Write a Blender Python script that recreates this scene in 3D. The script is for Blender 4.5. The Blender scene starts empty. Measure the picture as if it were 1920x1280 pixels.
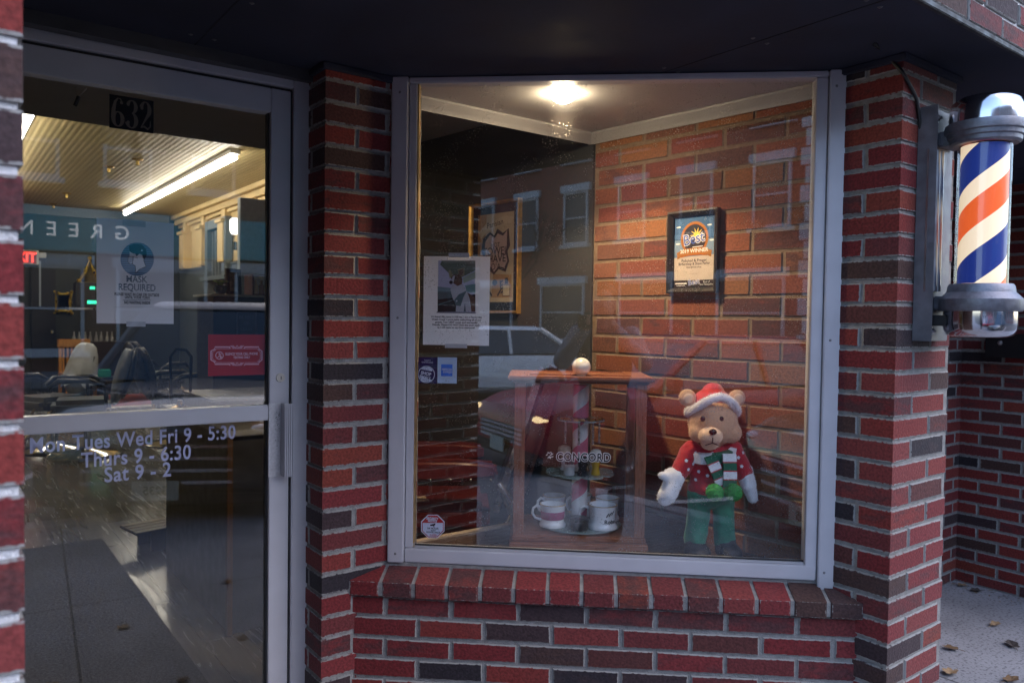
import bpy, bmesh, math, random
from mathutils import Vector, Matrix
RND = random.Random(11)
sc = bpy.context.scene
COL = sc.collection
rad = math.radians
PI = math.pi

# ------------------------------------------------------------------ camera
CAMH, FPX, PITCH, ROLL = 1.47, 1440.0, 1.59, 0.83
RC = Matrix.Rotation(rad(90 - PITCH), 3, 'X') @ Matrix.Rotation(rad(ROLL), 3, 'Z')
CO = Vector((0, 0, CAMH))
def ray(px, py):
    return RC @ Vector(((px - 960) / FPX, -(py - 640) / FPX, -1))
def at_z(px, py, z):
    d = ray(px, py); return CO + d * ((z - CAMH) / d.z)
def at_y(px, py, y):
    d = ray(px, py); return CO + d * (y / d.y)
cam = bpy.data.cameras.new('camera'); camo = bpy.data.objects.new('camera', cam); COL.objects.link(camo)
camo.matrix_world = Matrix.Translation(CO) @ RC.to_4x4()
cam.sensor_width = 36; cam.lens = 36 * FPX / 1920; cam.clip_end = 500; cam.clip_start = 0.02
cam.dof.use_dof = True; cam.dof.focus_distance = 2.35; cam.dof.aperture_fstop = 5.6
sc.camera = camo

class Frame:
    """a local frame: x to the right along a wall, y into the building, z up"""
    def __init__(s, x, y, z, deg):
        s.M = Matrix.Translation((x, y, z)) @ Matrix.Rotation(rad(deg), 4, 'Z'); s.I = s.M.inverted(); s.deg = deg
    def w(s, x, y, z): return s.M @ Vector((x, y, z))
    def l(s, p): return s.I @ Vector(p)
    def py(s, px, py, ly=0.0):
        o = s.I @ CO; d = s.I.to_3x3() @ ray(px, py); return o + d * ((ly - o.y) / d.y)
    def pxx(s, px, py, lx=0.0):
        o = s.I @ CO; d = s.I.to_3x3() @ ray(px, py); return o + d * ((lx - o.x) / d.x)
    def pz(s, px, py, lz=0.0):
        o = s.I @ CO; d = s.I.to_3x3() @ ray(px, py); return o + d * ((lz - o.z) / d.z)
    def sub(s, x, y, z, deg=0):
        f = Frame(0, 0, 0, 0); f.M = s.M @ Matrix.Translation((x, y, z)) @ Matrix.Rotation(rad(deg), 4, 'Z'); f.I = f.M.inverted(); f.deg = s.deg + deg; return f
FA = Frame(1.111, 2.222, 0, 37)          # facade frame: origin at the street corner of the right pier

# ------------------------------------------------------------------ materials
def lin(c):
    return tuple((v / 255 / 12.92) if v / 255 <= 0.04045 else ((v / 255 + 0.055) / 1.055) ** 2.4 for v in c)
MATS = {}
def newmat(name):
    m = bpy.data.materials.new(name); m.use_nodes = True; nt = m.node_tree; nt.nodes.clear()
    o = nt.nodes.new('ShaderNodeOutputMaterial'); return m, nt, o
def N(nt, t, **k):
    n = nt.nodes.new(t)
    for a, b in k.items():
        if a.startswith('i_'):
            key = a[2:].replace('_', ' '); n.inputs[key].default_value = b
        else: setattr(n, a, b)
    return n
def L(nt, a, b): nt.links.new(a, b)
def P(name, col, rough=0.6, metal=0.0, noise=0.12, nscale=30, bump=0.0, bscale=200, spec=0.5, coat=0.0, sheen=0.0, aniso=None, trans=0):
    """principled material with a procedural break-up of colour, gloss and surface"""
    if name in MATS: return MATS[name]
    m, nt, o = newmat(name)
    b = N(nt, 'ShaderNodeBsdfPrincipled'); b.inputs['Metallic'].default_value = metal
    b.inputs['Specular IOR Level'].default_value = spec; b.inputs['Coat Weight'].default_value = coat; b.inputs['Sheen Weight'].default_value = sheen
    tc = N(nt, 'ShaderNodeTexCoord')
    vec = tc.outputs['Object']
    if aniso:
        mp = N(nt, 'ShaderNodeMapping'); mp.inputs['Scale'].default_value = aniso; L(nt, vec, mp.inputs['Vector']); vec = mp.outputs['Vector']
    n1 = N(nt, 'ShaderNodeTexNoise'); n1.inputs['Scale'].default_value = nscale; n1.inputs['Detail'].default_value = 6; L(nt, vec, n1.inputs['Vector'])
    mr = N(nt, 'ShaderNodeMapRange'); mr.inputs['From Min'].default_value = .3; mr.inputs['From Max'].default_value = .7
    mr.inputs['To Min'].default_value = 1 - noise; mr.inputs['To Max'].default_value = 1 + noise; L(nt, n1.outputs['Fac'], mr.inputs['Value'])
    mx = N(nt, 'ShaderNodeVectorMath', operation='SCALE'); mx.inputs[0].default_value = col[:3]; L(nt, mr.outputs[0], mx.inputs['Scale'])
    L(nt, mx.outputs[0], b.inputs['Base Color'])
    m2 = N(nt, 'ShaderNodeMapRange'); m2.inputs['From Min'].default_value = .3; m2.inputs['From Max'].default_value = .7
    m2.inputs['To Min'].default_value = max(0.02, rough * (1 - noise)); m2.inputs['To Max'].default_value = min(1, rough * (1 + noise)); L(nt, n1.outputs['Fac'], m2.inputs['Value'])
    L(nt, m2.outputs[0], b.inputs['Roughness'])
    if bump:
        n2 = N(nt, 'ShaderNodeTexNoise'); n2.inputs['Scale'].default_value = bscale; n2.inputs['Detail'].default_value = 4; L(nt, vec, n2.inputs['Vector'])
        bp = N(nt, 'ShaderNodeBump'); bp.inputs['Strength'].default_value = bump; bp.inputs['Distance'].default_value = .004; L(nt, n2.outputs['Fac'], bp.inputs['Height'])
        L(nt, bp.outputs[0], b.inputs['Normal'])
    L(nt, b.outputs[0], o.inputs['Surface']); MATS[name] = m; return m
def K(r, g, b, rough=.55):
    """plain printed or painted colour given as sRGB"""
    return P('ink_%d_%d_%d' % (r, g, b), lin((r, g, b)), max(rough, .6), noise=.05, spec=.2)
def EM(name, col, strength):
    if name in MATS: return MATS[name]
    m, nt, o = newmat(name); e = N(nt, 'ShaderNodeEmission'); e.inputs[0].default_value = (*col, 1); e.inputs[1].default_value = strength
    L(nt, e.outputs[0], o.inputs[0]); MATS[name] = m; return m
def brick_mat(name, bright=1.0, tint=(1, 1, 1), paint=None, lo=1.0):
    m, nt, o = newmat(name)
    b = N(nt, 'ShaderNodeBsdfPrincipled'); b.inputs['Roughness'].default_value = .85; b.inputs['Specular IOR Level'].default_value = .3; b.inputs['Sheen Weight'].default_value = .16; b.inputs['Sheen Roughness'].default_value = .3
    at = N(nt, 'ShaderNodeAttribute', attribute_name='tone'); a2 = N(nt, 'ShaderNodeAttribute', attribute_name='tone2'); ae = N(nt, 'ShaderNodeAttribute', attribute_name='edge')
    cr = N(nt, 'ShaderNodeValToRGB'); cr.color_ramp.interpolation = 'CONSTANT'
    pal = [(0, (0.174, 0.028, 0.024)), (.16, (0.144, 0.019, 0.021)), (.32, (0.185, 0.037, 0.025)), (.44, (0.159, 0.025, 0.027)), (.56, (0.122, 0.025, 0.026)),
           (.68, (0.167, 0.033, 0.031)), (.78, (0.085, 0.027, 0.025)), (.85, (0.059, 0.031, 0.027)), (.91, (0.041, 0.025, 0.028)), (.955, (0.025, 0.020, 0.025))]
    el = cr.color_ramp.elements
    while len(el) < len(pal): el.new(.5)
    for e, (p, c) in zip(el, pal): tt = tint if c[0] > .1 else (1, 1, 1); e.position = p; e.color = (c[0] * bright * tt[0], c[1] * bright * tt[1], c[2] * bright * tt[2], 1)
    ms = N(nt, 'ShaderNodeMath', operation='MULTIPLY'); ms.inputs[1].default_value = lo + .12 * (lo < 1); L(nt, at.outputs['Fac'], ms.inputs[0]); L(nt, ms.outputs[0], cr.inputs[0])
    tc = N(nt, 'ShaderNodeTexCoord')
    mp = N(nt, 'ShaderNodeMapping'); mp.inputs['Scale'].default_value = (1, 1, 2.6); L(nt, tc.outputs['Object'], mp.inputs[0])
    n1 = N(nt, 'ShaderNodeTexNoise'); n1.inputs['Scale'].default_value = 14; n1.inputs['Detail'].default_value = 8; n1.inputs['Roughness'].default_value = .65; L(nt, mp.outputs[0], n1.inputs['Vector'])
    # flashed bricks: a blotch of dark burn on some of them
    ad = N(nt, 'ShaderNodeMath', operation='MULTIPLY_ADD'); ad.inputs[1].default_value = 1.0; L(nt, n1.outputs['Fac'], ad.inputs[0]); L(nt, a2.outputs['Fac'], ad.inputs[2])
    fl = N(nt, 'ShaderNodeMapRange', interpolation_type='SMOOTHSTEP'); fl.inputs['From Min'].default_value = 1.22; fl.inputs['From Max'].default_value = 1.5; L(nt, ad.outputs[0], fl.inputs['Value'])
    mfl = N(nt, 'ShaderNodeMath', operation='MULTIPLY'); mfl.inputs[1].default_value = .75; L(nt, fl.outputs[0], mfl.inputs[0])
    mx = N(nt, 'ShaderNodeMix', data_type='RGBA'); mx.inputs['B'].default_value = (.05 * bright, .03 * bright, .032 * bright, 1)
    L(nt, mfl.outputs[0], mx.inputs['Factor']); L(nt, cr.outputs[0], mx.inputs['A'])
    n2 = N(nt, 'ShaderNodeTexNoise'); n2.inputs['Scale'].default_value = 130; n2.inputs['Detail'].default_value = 6; L(nt, tc.outputs['Object'], n2.inputs['Vector'])
    mr = N(nt, 'ShaderNodeMapRange'); mr.inputs['From Min'].default_value = .3; mr.inputs['From Max'].default_value = .7; mr.inputs['To Min'].default_value = .62; mr.inputs['To Max'].default_value = 1.32
    L(nt, n2.outputs['Fac'], mr.inputs['Value'])
    sc_ = N(nt, 'ShaderNodeVectorMath', operation='SCALE'); L(nt, mx.outputs['Result'], sc_.inputs[0]); L(nt, mr.outputs[0], sc_.inputs['Scale'])
    # mortar smeared over the arrises, lime bloom
    n3 = N(nt, 'ShaderNodeTexNoise'); n3.inputs['Scale'].default_value = 90; n3.inputs['Detail'].default_value = 5; L(nt, tc.outputs['Object'], n3.inputs['Vector'])
    se = N(nt, 'ShaderNodeMath', operation='SUBTRACT'); L(nt, n3.outputs['Fac'], se.inputs[0]); L(nt, ae.outputs['Fac'], se.inputs[1])
    sm = N(nt, 'ShaderNodeMapRange', interpolation_type='SMOOTHSTEP'); sm.inputs['From Min'].default_value = .12; sm.inputs['From Max'].default_value = .30; L(nt, se.outputs[0], sm.inputs['Value'])
    mo = N(nt, 'ShaderNodeMix', data_type='RGBA'); mo.inputs['B'].default_value = (.25, .245, .235, 1) if not paint else (*paint, 1)
    L(nt, sm.outputs[0], mo.inputs['Factor']); L(nt, sc_.outputs[0], mo.inputs['A'])
    n4 = N(nt, 'ShaderNodeTexNoise'); n4.inputs['Scale'].default_value = 5; n4.inputs['Detail'].default_value = 7; L(nt, tc.outputs['Object'], n4.inputs['Vector'])
    bl = N(nt, 'ShaderNodeMapRange'); bl.inputs['From Min'].default_value = .55; bl.inputs['From Max'].default_value = .8; bl.inputs['To Max'].default_value = .05; L(nt, n4.outputs['Fac'], bl.inputs['Value'])
    mb_ = N(nt, 'ShaderNodeMix', data_type='RGBA'); mb_.inputs['B'].default_value = (.28, .24, .23, 1); L(nt, bl.outputs[0], mb_.inputs['Factor']); L(nt, mo.outputs['Result'], mb_.inputs['A'])
    L(nt, mb_.outputs['Result'], b.inputs['Base Color'])
    bp = N(nt, 'ShaderNodeBump'); bp.inputs['Strength'].default_value = .55; bp.inputs['Distance'].default_value = .003; L(nt, n2.outputs['Fac'], bp.inputs['Height'])
    L(nt, bp.outputs[0], b.inputs['Normal']); L(nt, b.outputs[0], o.inputs[0]); return m
BRICK = brick_mat('brick')
BRICK_SHADE = brick_mat('brick_painted_shade', .38)  # same brick darkened: the wing wall's shade is put into its colour
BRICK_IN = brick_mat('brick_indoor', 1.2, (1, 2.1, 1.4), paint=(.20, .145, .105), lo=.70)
MORTAR_SHADE = P('mortar_painted_shade', (.075, .073, .072), .95, noise=.2, nscale=45, bump=.8, bscale=220, spec=.2)  # joints darkened likewise, shade painted into the mortar colour
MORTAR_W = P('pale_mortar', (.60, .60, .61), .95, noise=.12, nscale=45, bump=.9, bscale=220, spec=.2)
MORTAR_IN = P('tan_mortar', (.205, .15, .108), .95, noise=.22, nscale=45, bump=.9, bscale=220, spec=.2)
MORTAR = P('mortar', (.235, .23, .222), .95, noise=.22, nscale=45, bump=.9, bscale=220, spec=.2)
def glass_mat(name, tint=(.96, .97, .97), refl=.042, specks=False, gain=1.0):
    m, nt, o = newmat(name)
    tr = N(nt, 'ShaderNodeBsdfTransparent'); tr.inputs[0].default_value = (*tint, 1)
    gl = N(nt, 'ShaderNodeBsdfGlossy'); gl.inputs['Roughness'].default_value = 0.0; gl.inputs['Color'].default_value = (.95, .97, 1, 1)
    lw = N(nt, 'ShaderNodeLayerWeight'); lw.inputs['Blend'].default_value = .5
    pw = N(nt, 'ShaderNodeMath', operation='POWER'); pw.inputs[1].default_value = 5; L(nt, lw.outputs['Facing'], pw.inputs[0])
    mu = N(nt, 'ShaderNodeMath', operation='MULTIPLY_ADD'); mu.inputs[1].default_value = 1 - refl; mu.inputs[2].default_value = refl; L(nt, pw.outputs[0], mu.inputs[0])
    mx = N(nt, 'ShaderNodeMixShader'); L(nt, mu.outputs[0], mx.inputs[0]); L(nt, tr.outputs[0], mx.inputs[1]); L(nt, gl.outputs[0], mx.inputs[2])
    last = mx.outputs[0]
    if specks:      # dust and dried droplets on the pane: they scatter what shines through them
        tc = N(nt, 'ShaderNodeTexCoord')
        vo = N(nt, 'ShaderNodeTexVoronoi'); vo.inputs['Scale'].default_value = 210; L(nt, tc.outputs['Object'], vo.inputs['Vector'])
        n1 = N(nt, 'ShaderNodeTexNoise'); n1.inputs['Scale'].default_value = 11; n1.inputs['Detail'].default_value = 5; L(nt, tc.outputs['Object'], n1.inputs['Vector'])
        sx = N(nt, 'ShaderNodeSeparateColor'); L(nt, vo.outputs['Color'], sx.inputs[0])
        m1 = N(nt, 'ShaderNodeMath', operation='MULTIPLY'); m1.inputs[1].default_value = .36; L(nt, sx.outputs[0], m1.inputs[0])
        m2 = N(nt, 'ShaderNodeMath', operation='LESS_THAN'); L(nt, vo.outputs['Distance'], m2.inputs[0]); L(nt, m1.outputs[0], m2.inputs[1])
        m3 = N(nt, 'ShaderNodeMath', operation='GREATER_THAN'); m3.inputs[1].default_value = .64; L(nt, sx.outputs[1], m3.inputs[0])
        m4 = N(nt, 'ShaderNodeMath', operation='MULTIPLY'); L(nt, m2.outputs[0], m4.inputs[0]); L(nt, m3.outputs[0], m4.inputs[1])
        m5 = N(nt, 'ShaderNodeMapRange'); m5.inputs['From Min'].default_value = .42; m5.inputs['From Max'].default_value = .62; m5.inputs['To Min'].default_value = .0; m5.inputs['To Max'].default_value = .42; L(nt, n1.outputs['Fac'], m5.inputs['Value'])
        m6 = N(nt, 'ShaderNodeMath', operation='MULTIPLY'); L(nt, m4.outputs[0], m6.inputs[0]); L(nt, m5.outputs[0], m6.inputs[1])
        rf = N(nt, 'ShaderNodeBsdfRefraction'); rf.inputs['Roughness'].default_value = .52; rf.inputs['IOR'].default_value = 1.40
        m7 = N(nt, 'ShaderNodeMath', operation='ADD'); m7.inputs[1].default_value = .004; L(nt, m6.outputs[0], m7.inputs[0])
        mx2 = N(nt, 'ShaderNodeMixShader'); L(nt, m7.outputs[0], mx2.inputs[0]); L(nt, last, mx2.inputs[1]); L(nt, rf.outputs[0], mx2.inputs[2]); last = mx2.outputs[0]
    L(nt, last, o.inputs[0]); return m
GLASS = glass_mat('window_glass', tint=(.985, .99, .985), refl=.072, specks=True)
GLASS_D = glass_mat('door_glass', tint=(.985, .99, .99), refl=.058)
GLASS_C = glass_mat('thin_glass', tint=(.992, .995, .995), refl=.03)
SLEEVE = glass_mat('plastic_sleeve', tint=(.93, .93, .93), refl=.05)

# ------------------------------------------------------------------ mesh builder
class MB:
    def __init__(s): s.v = []; s.f = []; s.mi = []; s.cur = 0; s.att = []; s.flat = set()
    def _f(s, f): s.f.append(tuple(f)); s.mi.append(s.cur)
    def m(s, i): s.cur = i; return s
    def quad(s, *p):
        k = len(s.v); s.v += [Vector(q) for q in p]; s._f(range(k, k + len(p))); return s
    def box(s, x0, x1, y0, y1, z0, z1, M=None):
        k = len(s.v); c = [Vector((x, y, z)) for z in (z0, z1) for y in (y0, y1) for x in (x0, x1)]
        if M is not None: c = [M @ p for p in c]
        s.v += c
        for q in ((0, 2, 3, 1), (4, 5, 7, 6), (0, 1, 5, 4), (2, 6, 7, 3), (0, 4, 6, 2), (1, 3, 7, 5)): s._f([k + i for i in q])
        return s
    def ring(s, pts):
        k = len(s.v); s.v += [Vector(p) for p in pts]; return list(range(k, k + len(pts)))
    def bridge(s, a, b):
        n = len(a)
        for i in range(n): s._f((a[i], a[(i + 1) % n], b[(i + 1) % n], b[i]))
    def cyl(s, p0, p1, r0, r1=None, n=16, caps=True):
        r1 = r0 if r1 is None else r1; p0 = Vector(p0); p1 = Vector(p1); d = (p1 - p0).normalized()
        u = d.orthogonal().normalized(); w = d.cross(u)
        c = [(math.cos(2 * PI * i / n), math.sin(2 * PI * i / n)) for i in range(n)]
        a = s.ring([p0 + (u * x + w * y) * r0 for x, y in c]); b = s.ring([p1 + (u * x + w * y) * r1 for x, y in c]); s.bridge(a, b)
        if caps: s._f(a[::-1]); s._f(b)
        return s
    def tube(s, pts, r, n=8, caps=True):
        pts = [Vector(p) for p in pts]; prev = None; u = None
        for i, p in enumerate(pts):
            d = (pts[min(i + 1, len(pts) - 1)] - pts[max(i - 1, 0)]).normalized()
            if u is None: u = d.orthogonal().normalized()
            u = (u - d * u.dot(d)).normalized(); w = d.cross(u); rr = r[i] if isinstance(r, (list, tuple)) else r
            a = s.ring([p + (u * math.cos(2 * PI * j / n) + w * math.sin(2 * PI * j / n)) * rr for j in range(n)])
            if prev: s.bridge(prev, a)
            elif caps: s._f(a[::-1])
            prev = a
        if caps: s._f(prev)
        return s
    def lathe(s, prof, c=(0, 0, 0), n=32, M=None):
        prev = None; c = Vector(c)
        for (r, z) in prof:
            pts = [c + Vector((max(r, 1e-5) * math.cos(2 * PI * j / n), max(r, 1e-5) * math.sin(2 * PI * j / n), z)) for j in range(n)]
            if M is not None: pts = [M @ p for p in pts]
            a = s.ring(pts)
            if prev: s.bridge(prev, a)
            prev = a
        return s
    def ball(s, c, r, n=20, k=12, M=None):
        r = (r, r, r) if isinstance(r, (int, float)) else r; c = Vector(c); prev = None
        for i in range(k + 1):
            t = PI * i / k; rr = max(math.sin(t), 1e-4)
            pts = [Vector((r[0] * rr * math.cos(2 * PI * j / n), r[1] * rr * math.sin(2 * PI * j / n), -r[2] * math.cos(t))) for j in range(n)]
            pts = [c + ((M @ p) if M is not None else p) for p in pts]
            a = s.ring(pts)
            if prev: s.bridge(prev, a)
            prev = a
        return s
    def prism(s, poly, y0, y1):
        """polygon in x,z pushed along y (y0 is the face towards the street)"""
        k = len(s.v); n = len(poly); s.v += [Vector((p[0], y0, p[1])) for p in poly] + [Vector((p[0], y1, p[1])) for p in poly]
        s._f(range(k, k + n)); s._f(range(k + 2 * n - 1, k + n - 1, -1))
        for i in range(n): s._f((k + i, k + n + i, k + n + (i + 1) % n, k + (i + 1) % n))
        return s
    def plan(s, poly, z0, z1):
        k = len(s.v); n = len(poly); s.v += [Vector((p[0], p[1], z0)) for p in poly] + [Vector((p[0], p[1], z1)) for p in poly]
        s._f(range(k + n - 1, k - 1, -1)); s._f(range(k + n, k + 2 * n))
        for i in range(n): s._f((k + i, k + (i + 1) % n, k + n + (i + 1) % n, k + n + i))
        return s
    def flatpoly(s, poly, y=0.0):
        k = len(s.v); s.v += [Vector((p[0], y, p[1])) for p in poly]; s._f(range(k, k + len(poly))); return s
    def text(s, body, x, z, size, y=0.0, al='CENTER', bold=0.0, sx=1.0, sp=1.0, rot=0.0, ls=1.0, mirror=False):
        vs, fs = text_geo(body, al, bold, sp, ls); k = len(s.v); c, q = math.cos(rot), math.sin(rot)
        for (a, b) in vs:
            a *= size * sx; b *= size
            s.v.append(Vector((x + a * c - b * q, y, z + a * q + b * c)))
        for f in fs: s._f([k + i for i in f])
        return s
    def stroke(s, pts, wd, y=0.0, closed=False):
        """flat ribbon through 2-D points with one width each"""
        n = len(pts); lf = []; rt = []
        for i, p in enumerate(pts):
            a = pts[(i - 1) % n] if (closed or i) else p; b = pts[(i + 1) % n] if (closed or i < n - 1) else p
            dx, dz = b[0] - a[0], b[1] - a[1]; l = math.hypot(dx, dz) or 1; w_ = (wd[i] if isinstance(wd, (list, tuple)) else wd) / 2
            lf.append((p[0] - dz / l * w_, p[1] + dx / l * w_)); rt.append((p[0] + dz / l * w_, p[1] - dx / l * w_))
        for i in range(n if closed else n - 1):
            j = (i + 1) % n; s.flatpoly([rt[i], rt[j], lf[j], lf[i]], y)
        return s
    def build(s, name, mats, parent=None, smooth=None, bevel=0, seg=2, M=None):
        me = bpy.data.meshes.new(name); me.from_pydata([tuple(p) for p in s.v], [], s.f)
        mats = mats if isinstance(mats, (list, tuple)) else [mats]
        for q in mats: me.materials.append(q)
        if len(mats) > 1: me.polygons.foreach_set('material_index', s.mi)
        if s.att:
            for nm, ix in (('tone', 0), ('tone2', 1), ('edge', 2)):
                a = me.attributes.new(nm, 'FLOAT', 'POINT'); a.data.foreach_set('value', [t[ix] for t in s.att])
        if bevel:
            bm = bmesh.new(); bm.from_mesh(me); bmesh.ops.remove_doubles(bm, verts=bm.verts, dist=1e-6)
            es = [e for e in bm.edges if len(e.link_faces) == 2 and e.calc_face_angle(0) > .5]
            bmesh.ops.bevel(bm, geom=es, offset=bevel, segments=seg, affect='EDGES', clamp_overlap=True)
            bm.to_mesh(me); bm.free()
        if smooth or bevel:
            me.polygons.foreach_set('use_smooth', [True] * len(me.polygons)); me.set_sharp_from_angle(angle=rad(smooth if smooth and smooth > 1 else 40))
        me.validate()
        o = bpy.data.objects.new(name, me); COL.objects.link(o)
        if parent is not None: o.parent = parent
        if M is not None: o.matrix_world = M
        return o
_TG = {}
def text_geo(body, al, bold, sp, ls):
    key = (body, al, bold, sp, ls)
    if key in _TG: return _TG[key]
    cu = bpy.data.curves.new('lettering_source', 'FONT'); cu.body = body; cu.align_x = al; cu.offset = bold; cu.space_character = sp; cu.space_line = ls; cu.resolution_u = 4
    ob = bpy.data.objects.new('lettering_source', cu); COL.objects.link(ob)
    dg = bpy.context.evaluated_depsgraph_get(); me = bpy.data.meshes.new_from_object(ob.evaluated_get(dg))
    vs = [(v.co.x, v.co.y) for v in me.vertices]; fs = [tuple(p.vertices) for p in me.polygons]
    bpy.data.objects.remove(ob); bpy.data.curves.remove(cu); bpy.data.meshes.remove(me); _TG[key] = (vs, fs); return vs, fs
def blob(name, mb, mat, parent, voxel=.006, it=4, M=None):
    """fuse overlapping lumps into one continuous skin"""
    o = mb.build('lump_source', mat)
    md = o.modifiers.new('r', 'REMESH'); md.mode = 'VOXEL'; md.voxel_size = voxel
    ms = o.modifiers.new('s', 'SMOOTH'); ms.iterations = it; ms.factor = .5
    dg = bpy.context.evaluated_depsgraph_get(); me = bpy.data.meshes.new_from_object(o.evaluated_get(dg)); bpy.data.objects.remove(o)
    me.name = name; me.materials.clear(); me.materials.append(mat); me.polygons.foreach_set('use_smooth', [True] * len(me.polygons))
    q = bpy.data.objects.new(name, me); COL.objects.link(q); q.parent = parent
    return q
def tag(o, label=None, cat=None, group=None, kind=None):
    if label: o['label'] = label
    if cat: o['category'] = cat
    if group: o['group'] = group
    if kind: o['kind'] = kind
    return o
def thing(name, label, cat, fr=None, group=None):
    o = bpy.data.objects.new(name, None); o.empty_display_size = .1; COL.objects.link(o)
    if fr is not None: o.matrix_world = fr.M.copy()
    return tag(o, label, cat, group)
def copy_tree(o, parent=None):
    c = o.copy(); COL.objects.link(c)
    if parent is not None: c.parent = parent; c.matrix_parent_inverse = o.matrix_parent_inverse.copy(); c.matrix_basis = o.matrix_basis.copy()
    for ch in list(o.children): copy_tree(ch, c)
    return c
def placed(fr, x=0, y=0, z=0, deg=0): return fr.M @ Matrix.Translation((x, y, z)) @ Matrix.Rotation(rad(deg), 4, 'Z')

# ------------------------------------------------------------------ bricks
CRS, BL, JT = .0667, .2135, .010
TONES = {}
def tone_of(key):
    if key not in TONES: TONES[key] = (RND.random(), RND.random())
    return TONES[key]
def brick(mb, O, U, Nn, u0, u1, v0, v1, tone, cL=False, cR=False, dep=.05, bev=.003):
    """one brick: O origin, U along the wall, Nn inward normal (2-D), v = height"""
    j = .0012
    u0 += 0 if cL else RND.uniform(-j, j); u1 += 0 if cR else RND.uniform(-j, j); v0 += RND.uniform(-j, j); v1 += RND.uniform(-j, j); dd = RND.uniform(-.0012, .0012)
    cj = [(RND.uniform(-.0016, .0016), RND.uniform(-.0016, .0016)) for _ in range(4)]
    def pt(u, v, d): return Vector((O[0] + U[0] * u + Nn[0] * d, O[1] + U[1] * u + Nn[1] * d, v))
    def ringpts(il, ir, iv, d):
        L0 = 0 if cL else 1; R0 = 0 if cR else 1
        return [pt(u0 + il + L0 * cj[0][0], v0 + iv + L0 * cj[0][1], d), pt(u1 - ir + R0 * cj[1][0], v0 + iv + R0 * cj[1][1], d), pt(u1 - ir + R0 * cj[2][0], v1 - iv + R0 * cj[2][1], d), pt(u0 + il + L0 * cj[3][0], v1 - iv + L0 * cj[3][1], d)]
    k = 0 if not (cL or cR) else dd
    r0 = mb.ring(ringpts(dep if cL else 0, dep if cR else 0, 0, dep))
    r1 = mb.ring([p for p in ringpts(0, 0, 0, bev)]) if not (cL or cR) else mb.ring([pt(u0, v0, 0 if cL else bev), pt(u1, v0, 0 if cR else bev), pt(u1, v1, 0 if cR else bev), pt(u0, v1, 0 if cL else bev)])
    iL = 0 if cL else bev; iR = 0 if cR else bev; d0 = 0 if (cL or cR) else dd
    r2 = mb.ring(ringpts(iL, iR, bev, d0))
    q = .007
    r3 = mb.ring(ringpts(0 if cL else q, 0 if cR else q, q, d0))
    mb.bridge(r0, r1); mb.bridge(r1, r2); mb.bridge(r2, r3); mb._f(r3)
    for e in (0, 0, .25, 1.0):
        for i in range(4):
            c = e if not ((cL and i in (0, 3)) or (cR and i in (1, 2))) else max(e, .25)
            mb.att.append((tone[0], tone[1], c))
def brick_face(mb, A, B, z0, z1, key, cL=None, cR=None, phase=0, zref=0.0, offs=(0, .10675), L_=BL, CRS=CRS):
    """a running-bond face from A to B (plan points, street on the right-hand side of A->B); cL/cR name a shared corner"""
    A = Vector(A[:2]); B = Vector(B[:2]); ln = (B - A).length; U = (B - A) / ln; Nn = Vector((-U.y, U.x))
    r0 = math.floor((z0 - zref) / CRS + .001); r1 = math.ceil((z1 - zref) / CRS - .001)
    for r in range(r0, r1):
        v0 = max(zref + r * CRS + JT / 2, z0); v1 = min(zref + (r + 1) * CRS - JT / 2, z1)
        if v1 - v0 < .012: continue
        off = offs[(r + phase) % 2]; cuts = []
        u = -off
        while u < ln - 1e-6:
            a, b = max(u, 0), min(u + L_, ln); u += L_
            if b - a < .03: continue
            cuts.append((a, b))
        for i, (a, b) in enumerate(cuts):
            isL = cL and a < 1e-6; isR = cR and b > ln - 1e-6
            k = (cL, r) if isL else ((cR, r) if isR else (key, r, i))
            aa = a if a < 1e-6 else a + JT / 2; bb = b if b > ln - 1e-6 else b - JT / 2
            if a < 1e-6 and not isL: aa = a + JT / 2
            if b > ln - 1e-6 and not isR: bb = b - JT / 2
            brick(mb, A, U, Nn, aa, bb, v0, v1, tone_of(k), bool(isL), bool(isR))
EXPO = 2.05
def pad(mb):
    while len(mb.att) < len(mb.v): mb.att.append((.5, .0, 1.0))

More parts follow.
